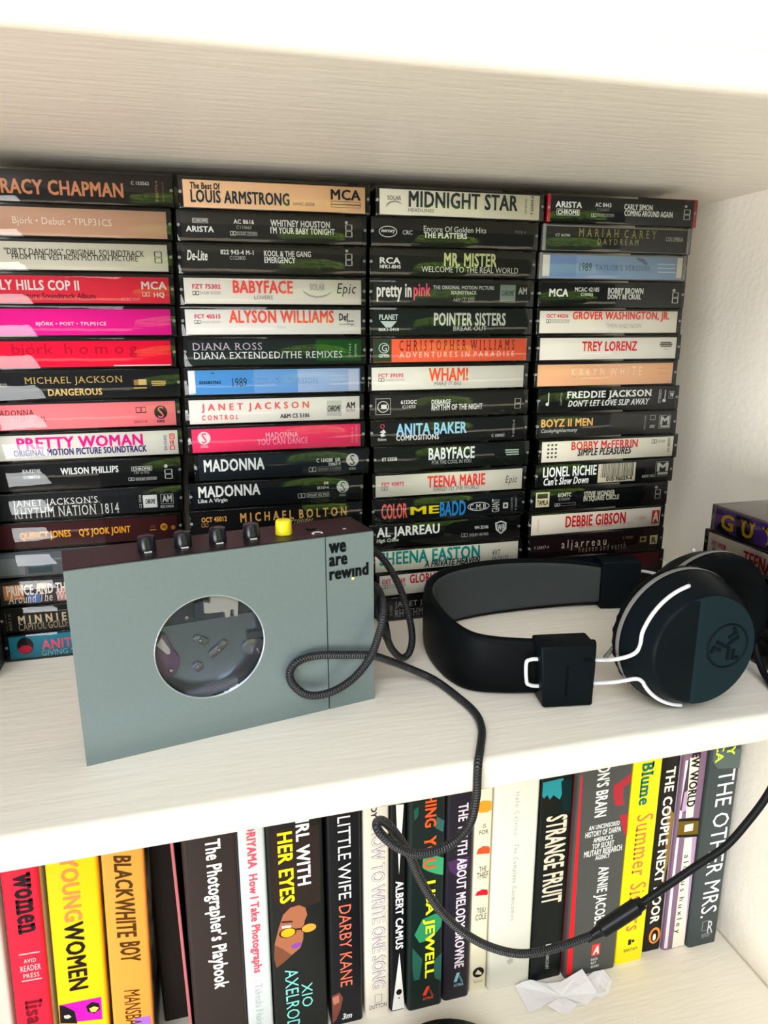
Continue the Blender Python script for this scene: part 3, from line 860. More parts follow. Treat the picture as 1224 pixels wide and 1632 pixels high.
def build_print(items, lim, base, y0=0.):
    """flat printed marks in the plane y = y0, x/z in mm, clipped to lim = (x0, x1, z0, z1)"""
    mb = MB(); X0, X1, Z0, Z1 = lim
    def put(vs, fs, col, lvl, heavy=False):
        y = y0 - EPS * lvl; n5 = len(vs) // 5       # a heavy face is five spread copies, each a hair above the last
        mb.add([(x / 1000, y - (i // n5) * 1.2e-5 if heavy else y, z / 1000) for i, (x, z) in enumerate(vs)], fs, lin(col))
    def cl(p): return (min(max(p[0], X0), X1), min(max(p[1], Z0), Z1))
    def rect(x0, x1, z0, z1, col, lvl): put([cl(p) for p in ((x0, z0), (x1, z0), (x1, z1), (x0, z1))], [(0, 1, 2, 3)], col, lvl)
    def ring(x0, x1, z0, z1, t, col, lvl, n=28):
        cx, cz, rx, rz = (x0+x1)/2, (z0+z1)/2, (x1-x0)/2, (z1-z0)/2; vs = []
        for i in range(n):
            a = 2*math.pi*i/n; vs += [(cx+rx*math.cos(a), cz+rz*math.sin(a)), (cx+(rx-t)*math.cos(a), cz+(rz-t)*math.sin(a))]
        put(vs, [(2*i, (2*i+2) % (2*n), (2*i+3) % (2*n), 2*i+1) for i in range(n)], col, lvl)
    def outline(x0, x1, z0, z1, t, col, lvl):
        rect(x0, x1, z0, z0+t, col, lvl); rect(x0, x1, z1-t, z1, col, lvl); rect(x0, x0+t, z0, z1, col, lvl); rect(x1-t, x1, z0, z1, col, lvl)
    lv = 1
    for kind, t, b, col, st in items:
        lv += .15
        if kind == 'T':
            vs, fs = GLYPH[style_key(t, st)]
            if not vs: continue
            x0, x1, z0, z1 = b
            x0 = max(x0, X0 + .4); x1 = min(x1, X1 - .3); z0 = max(z0, Z0 + .2) if 'd' not in st else max(z0, Z0 + 2); z1 = min(z1, Z1 - .2)
            if x1 - x0 < .15 or z1 - z0 < .15: continue
            ax, bx = min(v[0] for v in vs), max(v[0] for v in vs); ay, by = min(v[1] for v in vs), max(v[1] for v in vs)
            def tr(v):
                u = (v[0]-ax)/max(bx-ax, 1e-6); q = (v[1]-ay)/max(by-ay, 1e-6)
                if 'd' in st: return (x0 + (x1-x0)*q, z1 - (z1-z0)*u)
                if 'v' in st: return (x1 - (x1-x0)*q, z0 + (z1-z0)*u)
                return (x0 + (x1-x0)*u, z0 + (z1-z0)*q)
            put([tr(v) for v in vs], fs, col, lv + 3, 'b' in st or 'o' in st)
            if 'o' in st:
                v2, f2 = GLYPH[(t, '_')]; put([tr(v) for v in v2], f2, base, lv + 5)
        elif kind == 'P': put([cl(p) for p in t], [tuple(range(len(t)))], col, lv)
        elif kind == 'R': rect(*b, col, lv)
        elif kind in ('C', 'C2'):
            x0, x1, z0, z1 = b; n = 28; cx, cz = (x0+x1)/2, (z0+z1)/2
            put([cl((cx+(x1-x0)/2*math.cos(2*math.pi*i/n), cz+(z1-z0)/2*math.sin(2*math.pi*i/n))) for i in range(n)], [tuple(range(n))], col, lv)
        elif kind == 'O': ring(*b, .45, col, lv)
        elif kind == 'B': outline(*b, .22, col, lv)
        elif kind in ('D', 'V'):
            x0, x1, z0, z1 = b; t_ = .3
            for h in (0, 1):
                if kind == 'D': a0, a1, c0, c1 = x0+(x1-x0)*h*.52, x0+(x1-x0)*(h*.52+.48), z0, z1
                else: a0, a1, c0, c1 = x0, x1, z0+(z1-z0)*h*.52, z0+(z1-z0)*(h*.52+.48)
                outline(a0, a1, c0, c1, t_, col, lv)
                mx, mz = (a0+a1)/2, (c0+c1)/2; n = 10; s_ = 1 if h else -1
                if kind == 'D': pts = [(a0 if h == 0 else a1, c0), (a0 if h == 0 else a1, c1)]
                for k in ((c0, c1) if kind == 'V' else (a0, a1)):
                    pass
                if kind == 'V': rect(a0+t_, a0+t_*1.9, c0, c1, col, lv); rect(a1-t_*1.9, a1-t_, c0, c1, col, lv)
                else: rect(a0, a1, c0+t_, c0+t_*1.6, col, lv)
        elif kind == 'G':
            x0, x1, z0, z1 = b
            for i in range(3):
                for j in range(4): rect(x0+(x1-x0)*i/2.6, x0+(x1-x0)*(i/2.6+.2), z0+(z1-z0)*j/3.6, z0+(z1-z0)*(j/3.6+.13), col, lv)
        elif kind == 'K':
            x0, x1, z0, z1 = b; rnd = random.Random(4); x = x0 + 1.0
            while x < x1 - .8:
                wd = rnd.choice((.16, .25, .4, .55)); rect(x, x + wd, z0, z1, col, lv); x += wd + rnd.choice((.2, .3, .5))
    return mb

# ------------------------------------------------------------------ parse the printed data
TAPE = []
for ln in TAPES.strip().split('\n'):
    if ln[0] == '@':
        a = ln[1:].split('|'); TAPE.append(dict(col=int(a[0]), row=int(a[1]), x=float(a[2])/1000, z=float(a[3])/1000, base=a[4], desc=a[5], items=[]))
    else: TAPE[-1]['items'].append(parse(ln))
BOOK = []
for ln in BOOKS.strip().split('\n'):
    if ln[0] == '@':
        a = ln[1:].split('|'); BOOK.append(dict(key=a[0], x0=float(a[1])/1000, x1=float(a[2])/1000, y=float(a[3])/1000, lean=float(a[4]), h=float(a[5]), d=float(a[6]), base=a[7], board=a[8], label=a[9], items=[]))
    else: BOOK[-1]['items'].append(parse(ln))
SIDE = [   # the small stack lying along the side wall, spine coordinates measured from its far end
    dict(base='141414', items=[], label='plain black cassette at the bottom of the low stack along the side wall'),
    dict(base='1a1a1c', items=[], label='plain black cassette second from bottom in the stack along the side wall'),
    dict(base='2a1a1c', items=[], label='dark cassette right under the white spined one along the side wall'),
    dict(base='e4ddd0', items=[parse(l) for l in ('T|FET 39528|6.5|19|7.8|11|c0304a|b', 'D|7.4|10|4.6|6.8|444440', 'T|DOLBY SYSTEM|11|19|4.9|6.2|999990|n', 'T|TEENA MARIE|34|80|3.6|12.6|b81420|b', 'T|EMERALD CITY|44|70|1.9|3.1|777770|n')], label='white cassette with red capitals under the purple one by the side wall'),
    dict(base='5a3a94', items=[parse(l) for l in ('P|14101a|22|1.4|36|1.4|33|14.5|20|14.5', 'P|14101a|4|1.4|16|1.4|14|6|9|10|6|5', 'P|14101a|46|1.4|60|1.4|58|8|50|10', 'T|G|8|19|3|13.2|f0c018|sb', 'T|U|25|36|3|13.2|f0c018|sb', 'T|Y|42|54|3|13.2|f0c018|sb')], label='purple cassette with yellow slab letters topping the stack by the side wall'),
]
WALK_TEXT = [parse(l) for l in ('T|we|120.2|129.4|85.4|90.8|0c1012|bh', 'T|are|120.1|130|78.7|83.7|0c1012|bh', 'T|rewınd|120.1|141.6|71.4|78.2|0c1012|bh')]
for coll in (TAPE, BOOK, SIDE):
    for t in coll:
        for it in t['items']:
            if it[0] == 'T': request(it[1], it[4])
for it in WALK_TEXT: request(it[1], it[4])
make_glyphs()

# ------------------------------------------------------------------ setting: room wall and floor, the bookcase
PAINT = dict(rough=.42, spec=.4)
m_paint = mat('cream_paint', (.87, .82, .715), noise=(14, (.84, .785, .67), .35), bump=(1, .32, .0014, (26, 190, 190)), **PAINT)
m_edge = mat('white_wall_paint', (.86, .855, .85), bump=(90, .5, .003), **PAINT)
m_floor = mat('room_floor', (.68, .58, .46), rough=.5, noise=(9, (.58, .48, .37), .3))
ZS, ZF, ZC, YF, YB, XR, XL = 0.0, -.281, .284, -.168, .0865, .39, -.235
o = MB().box((-6, .1, -1.0), (7, .14, 2.6)).obj('wall_back', m_edge); o['kind'] = 'structure'
o = MB().box((-6, -7, -1.05), (7, .14, -1.0)).obj('floor', m_floor); o['kind'] = 'structure'
case = thing('bookcase', 'cream painted wooden bookcase with rounded shelf edges', 'bookcase', (0, 0, -1.0))
def cpart(name, mb, bevel, segs=4):
    ob = mb.obj(name, m_paint, None, bevel=bevel, segs=segs); ob.parent = case; ob.location = (0, 0, 1.0)
    return ob
cpart('shelf', MB().box((XL, YF, -.0168), (XR, YB, ZS)), .0042)
cpart('shelf', MB().box((XL, YF, ZC), (XR, YB, ZC + .0165)), .0042)
cpart('shelf', MB().box((XL, YF - .006, -.300), (XR, YB, ZF)), .0042)
cpart('shelf', MB().box((XL, YF, -.620), (XR, YB, -.603)), .0042)
cpart('plinth', MB().box((XL, YF + .02, -1.0), (XR, YB, -.93)), .002)
cpart('side_panel', MB().box((XR, YF - .002, -1.0), (XR + .019, YB, ZC + .0165)), .003)
cpart('side_panel', MB().box((XL - .019, YF - .002, -1.0), (XL, YB, ZC + .0165)), .003)
cpart('back_panel', MB().box((XL - .019, YB, -1.0), (XR + .019, .1, ZC + .0165)), .001, 1)

# ------------------------------------------------------------------ cassettes
TW, TD, TH = .109, .069, .01718
m_cover = clear_mat('clear_plastic')
m_ink = ink_mat()
m_pin = mat('hinge_plastic', (.30, .31, .32), rough=.2)
def tape_meshes():
    mb = MB().box((0, 0, 0), (TW, TD, TH)); me = mb.mesh('cover', m_cover)
    bm = bmesh.new(); bm.from_mesh(me); bmesh.ops.bevel(bm, geom=list(bm.edges), offset=.0005, segments=2, profile=.5, affect='EDGES'); bm.to_mesh(me); bm.free()
    for p in me.polygons: p.use_smooth = True
    try: me.set_sharp_from_angle(angle=R(50))
    except Exception: pass
    pin = MB().rev([(0, .0009), (.0022, .0009)], (0, 0, 0), (0, 1, 0), 10).mesh('hinge_pin', m_pin)
    return me, pin
ME_COVER, ME_PIN = tape_meshes()
TRAY = {}
def tray_mesh(col):
    if col not in TRAY:
        m = mat('tray_' + col, col, rough=.35, spec=.2)
        mb = MB().box((.0009, .0017, .0009), (TW - .0009, TD - .0008, TH - .0009))
        mb.box((.0006, .0010, .0006), (.0026, .0017, TH - .0006)); mb.box((TW - .0026, .0010, .0006), (TW - .0006, .0017, TH - .0006))
        TRAY[col] = mb.mesh('tray', m)
    return TRAY[col]
CARD = {}
def card_mesh(col):
    if col not in CARD:
        m = mat('card_' + col, col, rough=.5, spec=.1)
        CARD[col] = MB().box((.0027, .0011, .0012), (TW - .0030, .0017, .0153)).mesh('spine_card', m)
    return CARD[col]
LIM = (2.75, (TW - .0031) * 1000, 1.25, 15.25)
def add_tape(base, items, label, loc, rz=0., tray='0e0f11', group=None):
    zs = [v for it in items if it[0] == 'T' for v in it[2][2:4]]
    dz = 0
    if zs:
        if min(zs) < 1.6: dz = 1.6 - min(zs)
        elif max(zs) > 15.0: dz = 15.0 - max(zs)
    if dz:
        items = [(k, [(x, z + dz) for x, z in t] if k == 'P' else t, None if b is None else [b[0], b[1], b[2] + dz, b[3] + dz], c, s) for k, t, b, c, s in items]
    t = thing('cassette', label, 'cassette', loc, (0, 0, rz), group)
    link('cover', ME_COVER, t); link('tray', tray_mesh(tray), t)
    cdo = link('spine_card', card_mesh(base), t)
    if items:
        link('lettering', build_print(items, LIM, base, .0011).mesh('lettering', m_ink), cdo)
    for x in (.0012, TW - .0012):
        p = link('hinge_pin', ME_PIN, t); p.location = (x, .0004, TH * .52)
    return t
ORD = ['topmost', 'second down', 'third down', 'fourth down', 'fifth down', 'sixth down', 'seventh down', 'eighth down', 'ninth down', 'tenth down', 'eleventh down', 'twelfth down', 'thirteenth down', 'fourteenth down', 'fifteenth down', 'lowest']
STACK = {1: 'stack farthest from side wall', 2: 'stack behind the yellow button', 3: 'stack behind the headband', 4: 'stack nearest the side wall'}
rnd = random.Random(11)
for t in TAPE:  # green patch on the dark green serif spine is a painted reflection
    tray = '0e0f11'
    if (t['col'], t['row']) in ((4, 1), (4, 2)): tray = '8a8a86'
    if (t['col'], t['row']) == (1, 12): tray = '3a4044'
    lab = '%s, %s in %s' % (t['desc'], ORD[t['row']], STACK[t['col']])
    tp = add_tape(t['base'], t['items'], lab, (t['x'], rnd.uniform(0, .0009), t['z']), 0, tray, 'cassettes stacked along the back of the shelf')
    if (t['col'], t['row']) == (4, 0):
        for x in (.0003, TW - .0023):
            ec = MB().box((x, .0006, .0004), (x + .0020, TD - .001, TH - .0004)).obj('end_cap', mat('red_plastic', (.42, .02, .035), rough=.3, spec=.2), tp); ec['label'] = 'red plastic end of the case'
for i, s in enumerate(SIDE):
    add_tape(s['base'], s['items'], s['label'], (.3178 + (0, .001, .0005, 0, .0002)[i], -.0625 + (.0, .002, .001, 0.0005, -.0035)[i], i * .01725), -math.pi / 2, '8a7c76' if i == 4 else '0e0f11', 'cassettes stacked along the side wall')

# ------------------------------------------------------------------ books
def add_book(b):
    wd = b['x1'] - b['x0']; th = R(b['lean']); h, d = b['h'], b['d']
    z = ZF + max(0, wd * math.sin(th))
    if th < 0: z = ZF
    t = thing('book', b['label'], 'book', (b['x0'], b['y'], z), (0, th, 0), 'books in a row on the lower shelf')
    hard = b['key'] in ('pent', 'mrs', 'lisa', 'melody', 'play')
    tk = .0022 if hard else .0006; r = min(.0022 if not hard else .003, wd * .25)
    m_c = mat('cover_' + b['key'], b['base'], rough=.38 if b['key'] not in ('howto', 'thief', 'calvino') else .55, spec=.22)
    out = []
    for k in range(5): a = math.pi / 2 * k / 4; out.append((r - r * math.cos(math.pi/2 - a) if 0 else r - r * math.sin(math.pi/2 - a), r - r * math.cos(math.pi/2 - a)))
    lft = [(r - r * math.cos(a), r - r * math.sin(a)) for a in [math.pi/2*k/4 for k in range(5)]]
    rgt = [(wd - x, y) for x, y in reversed(lft)]
    outer = [(0, d)] + lft + rgt + [(wd, d)]
    inner = [(tk, d), (tk, tk + .0008), (wd - tk, tk + .0008), (wd - tk, d)]
    poly = outer + inner[::-1]
    n = len(poly)
    # split into strips so the caps stay simple: spine and two boards
    mb = MB()
    sp = lft + rgt + [(wd, tk + .0008 + r), (0, tk + .0008 + r)]
    k = len(sp)
    mb.add([(x, y, 0) for x, y in sp] + [(x, y, h) for x, y in sp], [tuple(range(k))[::-1], tuple(range(k, 2*k))] + [(i, (i+1) % k, k+(i+1) % k, k+i) for i in range(k)])
    mb.obj('spine', m_c, t, auto=True)
    mbd = mat('board_' + b['key'], b['board'], rough=.4, noise=(55, 'b8b0a8', .06) if b['key'] == 'orange' else None)
    y1 = tk + .0008 + r
    MB().box((0, y1, 0), (tk, d, h)).obj('front_board', mbd, t)
    MB().box((wd - tk, y1, 0), (wd, d, h)).obj('back_board', mbd, t)
    ins = .0035 if hard else .0003
    MB().box((tk, y1, ins), (wd - tk, d - ins, h - ins)).obj('pages', mat('paper_pages', (.80, .74, .62), rough=.8, noise=(300, (.68, .61, .48), .3)), t)
    if b['items']:
        build_print(b['items'], (r * 350, (wd - r * .35) * 1000, 0.5, h * 1000 - .5), b['base'], 0.).obj('lettering', m_ink, t)
    return t
for b in BOOK: add_book(b)  # one dark book is added to darken the gap by the orange one

# ------------------------------------------------------------------ cassette player
yaw = R(10.4)
wk = thing('cassette_player', 'grey metal cassette player with round window and yellow button', 'cassette player', (-.0535, -.1248, 0), (0, 0, yaw))
W_, H_, D_ = .1445, .0945, .031
m_face = mat('anodised_face', (.215, .275, .285), rough=.36, metal=.5, spec=.4, noise=(500, (.235, .295, .305), .3), bump=(900, .06, .0002))
m_body = mat('dark_brown_body', (.014, .009, .009), rough=.4, spec=.25)
m_blackp = mat('black_plastic', (.005, .0055, .007), rough=.32, spec=.25)
fl = .0016
bd = MB(); bd.box((0, .0105, 0), (W_, D_, H_)); bd.box((0, fl, 0), (.0025, .0105, H_)); bd.box((.0025, fl, H_ - .003), (W_, .0105, H_)); bd.box((.0025, fl, 0), (W_, .0105, .003)); bd.box((.112, fl, .003), (W_, .0105, H_ - .003))
bd.obj('body', m_body, wk)
# door plate with a round hole
cx, cz, cr = .0597, .0472, .0262
def plate_with_hole(x0, x1, z0, z1, y0, y1, n=64):
    mb = MB(); ins = []; outs = []
    for i in range(n):
        a = 2*math.pi*(i + .5)/n; c_, s_ = math.cos(a), math.sin(a)
        ins.append((cx + cr*c_, cz + cr*s_))
        k = min(((x1-cx)/c_ if c_ > 0 else (x0-cx)/c_) if abs(c_) > 1e-6 else 9, ((z1-cz)/s_ if s_ > 0 else (z0-cz)/s_) if abs(s_) > 1e-6 else 9)
        outs.append([cx + k*c_, cz + k*s_])
    for X, Z in ((x0, z0), (x1, z0), (x1, z1), (x0, z1)):
        j = min(range(n), key=lambda i: (outs[i][0]-X)**2 + (outs[i][1]-Z)**2); outs[j] = [X, Z]
    vs = [(x, y0, z) for x, z in ins] + [(x, y0, z) for x, z in outs] + [(x, y1, z) for x, z in ins] + [(x, y1, z) for x, z in outs]
    fs = []
    for i in range(n):
        j = (i+1) % n
        fs += [(i, n+i, n+j, j), (2*n+i, 2*n+j, 3*n+j, 3*n+i), (i, j, 2*n+j, 2*n+i), (n+i, 3*n+i, 3*n+j, n+j)]
    return mb.add(vs, fs)
plate_with_hole(0, .1182, 0, H_ - .0004, 0, fl).obj('door', m_face, wk)
MB().box((.1188, 0, 0), (W_, fl, H_ - .0004)).obj('front_panel', m_face, wk)
ringm = MB().tube([(cx + (cr - .0002)*math.cos(2*math.pi*i/64), .0004, cz + (cr - .0002)*math.sin(2*math.pi*i/64)) for i in range(64)], .00045, 8, True)
ringm.obj('window_rim', mat('bright_rim', (.60, .65, .68), rough=.3, metal=.8), wk, smooth=True)
win = MB().rev([(0, cr), (.0008, cr)], (cx, .0016, cz), (0, 1, 0), 64).obj('window', clear_mat('window_glass', (.96, .96, .98), 1.5, .02, False), wk)
# what shows behind the window
deck_m = mat('steel_deck', (.25, .33, .44), rough=.22, metal=.85, bump=(260, .05, .0004))
MB().box((.030, .0092, .0195), (.0895, .0104, .0578)).obj('deck', deck_m, wk)
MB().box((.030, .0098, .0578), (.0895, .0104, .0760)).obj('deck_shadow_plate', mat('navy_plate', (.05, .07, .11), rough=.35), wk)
MB().prism([(x/1000, z/1000) for x, z in [(58.5,68.3),(61.6,67.3),(62,72),(71.4,72),(73.8,69.5),(75,66),(74.3,58.6),(72.7,58.6),(72.6,62.2),(71,62.4),(70.6,58.8),(68.4,58.7),(68.3,61.4),(67.4,62),(60.4,62.3),(58.4,62.9)]], .0055, .0098).obj('head_block', mat('ivory_plastic', (.74, .72, .68), rough=.35), wk)
MB().prism([(x/1000, z/1000) for x, z in [(54.2,68),(58.4,68.9),(58.2,60),(54,60.2)]], .0060, .0098).obj('bracket', mat('blue_bracket', (.06, .09, .15), rough=.3, metal=.5), wk)
MB().prism([(x/1000, z/1000) for x, z in [(38,55.5),(40.4,54.4),(41.6,50.6),(43.7,45.2),(45.7,41.8),(45.7,38.2),(43.3,33.6),(40.5,32.9),(38.3,33.7),(34.5,38.8),(34.5,48.9)]], .0062, .0092).obj('lever', mat('plum_plastic', (.20, .12, .22), rough=.25), wk, bevel=.0004)
MB().prism([(x/1000, z/1000) for x, z in [(35.5,50.7),(38,54.3),(41.4,47.6),(41.3,45.4),(39.9,45.4)]], .0052, .0062).obj('lever_cap', mat('ivory_plastic'), wk)
def capsule(x0, z0, x1, z1, r, y0, y1):
    a = math.atan2(z1-z0, x1-x0); pts = []
    for i in range(9): t = a + math.pi/2 + math.pi*i/8; pts.append((x0+r*math.cos(t), z0+r*math.sin(t)))
    for i in range(9): t = a - math.pi/2 + math.pi*i/8; pts.append((x1+r*math.cos(t), z1+r*math.sin(t)))
    return MB().prism(pts, y0, y1)
for a in ((.0549, .0493, .0583, .0470, .0018), (.0616, .0399, .0673, .0440, .0020), (.0540, .0347, .0543, .0345, .0024), (.0805, .0400, .0835, .0395, .0042)):
    capsule(*a, .0078, .0093).obj('boss', mat('boss_steel', (.26, .28, .34), rough=.3, metal=.7), wk, bevel=.0004)
for x, z, r in ((.0557, .0490, .0011), (.0643, .0425, .0012), (.0536, .0359, .0008), (.0412, .0364, .0013), (.0846, .0368, .0009), (.0503, .0619, .0014)):
    MB().rev([(0, r*.55), (.0005, r), (.0030, r)], (x, .0058, z), (0, 1, 0), 16).obj('screw', mat('bright_screw', (.85, .86, .88), rough=.15, metal=.9), wk, smooth=False)
MB().box((.0790, .0070, .0446), (.0880, .0092, .0482)).obj('slot', mat('navy_plate'), wk)
MB().prism([(x/1000, z/1000) for x, z in [(46.5,20.6),(73,24),(72,21.0),(50,17.5)]], .0066, .0092).obj('lower_lip', mat('smoke_plastic', (.38, .40, .46), rough=.25), wk)
# buttons
m_btn = mat('button_black', (.008, .010, .014), rough=.25)
for i, x in enumerate((.0361, .0525, .0689, .0853, .1018)):
    mm = m_btn if i < 4 else mat('button_yellow', (.88, .72, .015), rough=.35)
    r = .0040
    b_ = MB().rev([(-.0012, r*1.06), (0, r*1.05), (.0062, r), (.0070, r*.93), (.0073, r*.8)], (x, .0145, H_), (0, 0, 1), 24).obj('button', mm, wk, auto=True)
    mk = MB().box((x - .0017, .0145 - r*1.085, H_ + .0001), (x + .0017, .0145 - r*.9, H_ + .0007)).obj('mark', mat('white_mark', (.85, .85, .84), rough=.4) if i < 4 else mm, b_)
MB().rev([(-.002, .0026), (0, .0026), (.0009, .0026)], (.1168, .0165, H_), (0, 0, 1), 20).obj('jack_socket', m_blackp, wk)
sy = MB().tube([(.1170 + .0023*math.cos(a), .0075 + .0020*math.sin(a), H_ + .0002) for a in [math.pi*(.05 + .9*i/10) for i in range(11)]], .0003, 6)
sy.box((.1143, .0066, H_), (.1152, .0084, H_ + .0004)); sy.box((.1188, .0066, H_), (.1197, .0084, H_ + .0004))
sy.obj('headphone_symbol', mat('white_mark'), wk)
MB().rev([(-.001, .0010), (.0002, .0010)], (.1325, .0095, H_), (0, 0, 1), 12).obj('pinhole', mat('grey_dot', (.45, .43, .42), rough=.4), wk)
build_print(WALK_TEXT, (119.2, 143.5, 60, 93), '7f8f8f', 0.).obj('lettering', m_ink, wk)
MB().rev([(0, .00075), (.0002, .00075)], (.1329, -.0001, .0706), (0, 1, 0), 14).obj('yellow_dot', mat('lime_dot', (.82, .86, .25), rough=.4), wk)

# ------------------------------------------------------------------ headphones
hp = thing('headphones', 'black on-ear headphones with grey lined headband lying on the shelf', 'headphones', (.21, -.08, 0))
def hobj(mb, name, m, parent=None, **k):
    ob = mb.obj(name, m, None, **k)
    if parent is None: ob.parent = hp; ob.location = (-.21, .08, 0)
    else: ob.parent = parent
    return ob
m_rub = mat('soft_black', (.0036, .0046, .0050), rough=.45, spec=.04)
m_shell = mat('black_shell', (.0040, .0064, .0078), rough=.4, spec=.05)
m_grey = mat('grey_lining', (.046, .053, .053), rough=.6, spec=.08)
m_trim = mat('grey_trim', (.20, .195, .185), rough=.4, spec=.2)
m_rod = mat('white_rod', (.64, .64, .66), rough=.35, spec=.3)
outer = [(.203,-.1285),(.1885,-.1250),(.1715,-.1205),(.1555,-.1152),(.1434,-.1090),(.136,-.1003),(.1315,-.084),(.1308,-.062),(.1345,-.040),(.1440,-.0225),(.160,-.0105),(.185,-.0045),(.215,-.0025),(.25,-.0040),(.280,-.0085),(.300,-.0120)]
top = [.0325,.0328,.0333,.0338,.0345,.0355,.037,.0385,.039,.0395,.0400,.0405,.0395,.0365,.032,.0300]
bot = [.0035,.0030,.0022,.0016,.0010,.0006,.0003,.0002,.0002,.0003,.0005,.0008,.0010,.0015,.002,.0025]
S = spline([(x, y, t) for (x, y), t in zip(outer, top)], 6); SB = spline([(x, y, t) for (x, y), t in zip(outer, bot)], 6)
def band(inset0, inset1, zin, power):
    mb = MB(); vs = []; fs = []; m = 16; n = len(S)
    for i in range(n):
        a, b = S[max(i-1, 0)], S[min(i+1, n-1)]; tg = Vector((b.x-a.x, b.y-a.y, 0)).normalized(); nr = Vector((tg.y, -tg.x, 0))
        # inward side is towards the arc centre
        cen = Vector((.21, -.066, 0)); pos = Vector((S[i].x, S[i].y, 0))
        if nr.dot(cen - pos) < 0: nr = -nr
        zm, zh = (S[i].z + SB[i].z)/2, (S[i].z - SB[i].z)/2 - zin; tm, t2 = (inset0+inset1)/2, (inset1-inset0)/2
        for k in range(m):
            an = 2*math.pi*k/m; c_, s_ = math.cos(an), math.sin(an)
            cc = math.copysign(abs(c_)**power, c_); ss = math.copysign(abs(s_)**power, s_)
            p = pos + nr*(tm + t2*cc); vs.append((p.x, p.y, zm + zh*ss))
    for i in range(n-1):
        for k in range(m): l = (k+1) % m; fs.append((i*m+k, i*m+l, (i+1)*m+l, (i+1)*m+k))
    fs.append(tuple(range(m))[::-1]); fs.append(tuple((n-1)*m+k for k in range(m)))
    return mb.add(vs, fs)
hb = hobj(band(0, .0062, 0, .45), 'headband', m_rub, smooth=True)
hobj(band(.0050, .0071, .0024, .5), 'lining', m_grey, smooth=True)
def clip(name, c, size, rz, taper=0.):
    sx, sy, sz = [v/2 for v in size]; mb = MB()
    mb.add([(-sx+taper,-sy,-sz),(sx,-sy,-sz),(sx,sy,-sz),(-sx+taper,sy,-sz),(-sx,-sy,sz),(sx,-sy,sz),(sx,sy,sz),(-sx,sy,sz)], [(0,3,2,1),(4,5,6,7),(0,1,5,4),(1,2,6,5),(2,3,7,6),(3,0,4,7)])
    ob = hobj(mb, name, m_shell, bevel=.0014, segs=3); ob.location = (c[0]-.21, c[1]+.08, c[2]); ob.rotation_euler = (0, 0, rz)
    return ob
cl1 = clip('band_clip', (.1845, -.1262, .0180), (.0300, .0165, .0350), R(-9), .003)
MB().box((-.0006, -.0086, -.011), (.0006, -.0081, .006)).obj('clip_mark', mat('clip_groove', (.002, .003, .004), rough=.5, spec=.05), cl1)
MB().box((.0085, -.0086, .0085), (.0125, -.0081, .0100)).obj('clip_mark', mat('clip_groove'), cl1)
cl2 = clip('band_clip', (.2890, -.0135, .0180), (.0280, .0150, .0350), R(-12))
def cup(c, y_ring, sgn, detail):
    """sgn -1: outer face towards -y"""
    x, z = c; ax = (0, sgn, 0); rr = .0366
    shell = hobj(MB().rev([(-.002, rr*.985), (.0006, rr), (.0030, rr*.99), (.0125, .0332), (.0185, .0298), (.0202, .0287), (.0206, .0278)], (x, y_ring, z), ax, 64), 'ear_cup', m_shell, auto=True)
    hobj(MB().rev([(-.0012, rr*1.006), (.0006, rr*1.012), (.0018, rr*1.004)], (x, y_ring, z), ax, 64, False), 'cup_trim', m_trim, smooth=True)
    # pleated cushion
    mb = MB(); prof = [(-.0008, .0362), (-.003, .0368), (-.0055, .0362), (-.0078, .0335), (-.0088, .0290), (-.0080, .0230), (-.0062, .0195)]
    n = 96; vs = []; fs = []
    for k, (d, r) in enumerate(prof):
        for i in range(n):
            a = 2*math.pi*i/n; r2 = r*(1 + (.010*math.sin(a*34) + .006*math.sin(a*19+1)) * (1 if 1 <= k <= 4 else .2))
            vs.append((x + r2*math.cos(a), y_ring + sgn*d, z + r2*math.sin(a)))
    for k in range(len(prof)-1):
        for i in range(n): j = (i+1) % n; fs.append((k*n+i, k*n+j, (k+1)*n+j, (k+1)*n+i))
    fs.append(tuple((len(prof)-1)*n+i for i in range(n)))
    hobj(mb.add(vs, fs), 'ear_cushion', m_rub, smooth=True)
    return shell
NX, NZ, NY = .2442, .0372, -.1395
s1 = cup((NX, NZ), NY, -1, True)
# face plate: right part flat, left part bevelled back from a vertical crease
pl = MB(); pr = .0289; n = 48; xc = -.0035; yp = NY - .0209
rim = [(pr*math.cos(2*math.pi*i/n), pr*math.sin(2*math.pi*i/n)) for i in range(n)]
def py(x): return yp if x >= xc else yp + (xc - x)*.13
vs = []; fs = []
right = [p for p in rim if p[0] >= xc]; right.sort(key=lambda p: math.atan2(p[1], p[0])); zc = math.sqrt(pr*pr - xc*xc)
rp = [(xc, -zc)] + right + [(xc, zc)]; left = [p for p in rim if p[0] < xc]; left.sort(key=lambda p: math.atan2(p[1], p[0]) % (2*math.pi)); lp = [(xc, zc)] + left + [(xc, -zc)]
for poly in (rp, lp):
    o_ = len(vs); k = len(poly); vs += [(NX+x, py(x), NZ+z) for x, z in poly] + [(NX+x, yp + .0075, NZ+z) for x, z in poly]
    fs += [tuple(o_+i for i in range(k)), tuple(o_+2*k-1-i for i in range(k))] + [(o_+i, o_+k+i, o_+k+(i+1) % k, o_+(i+1) % k) for i in range(k)]
fp = hobj(pl.add(vs, fs), 'face_plate', mat('slate_plate', (.0085, .0185, .0225), rough=.42, spec=.06))
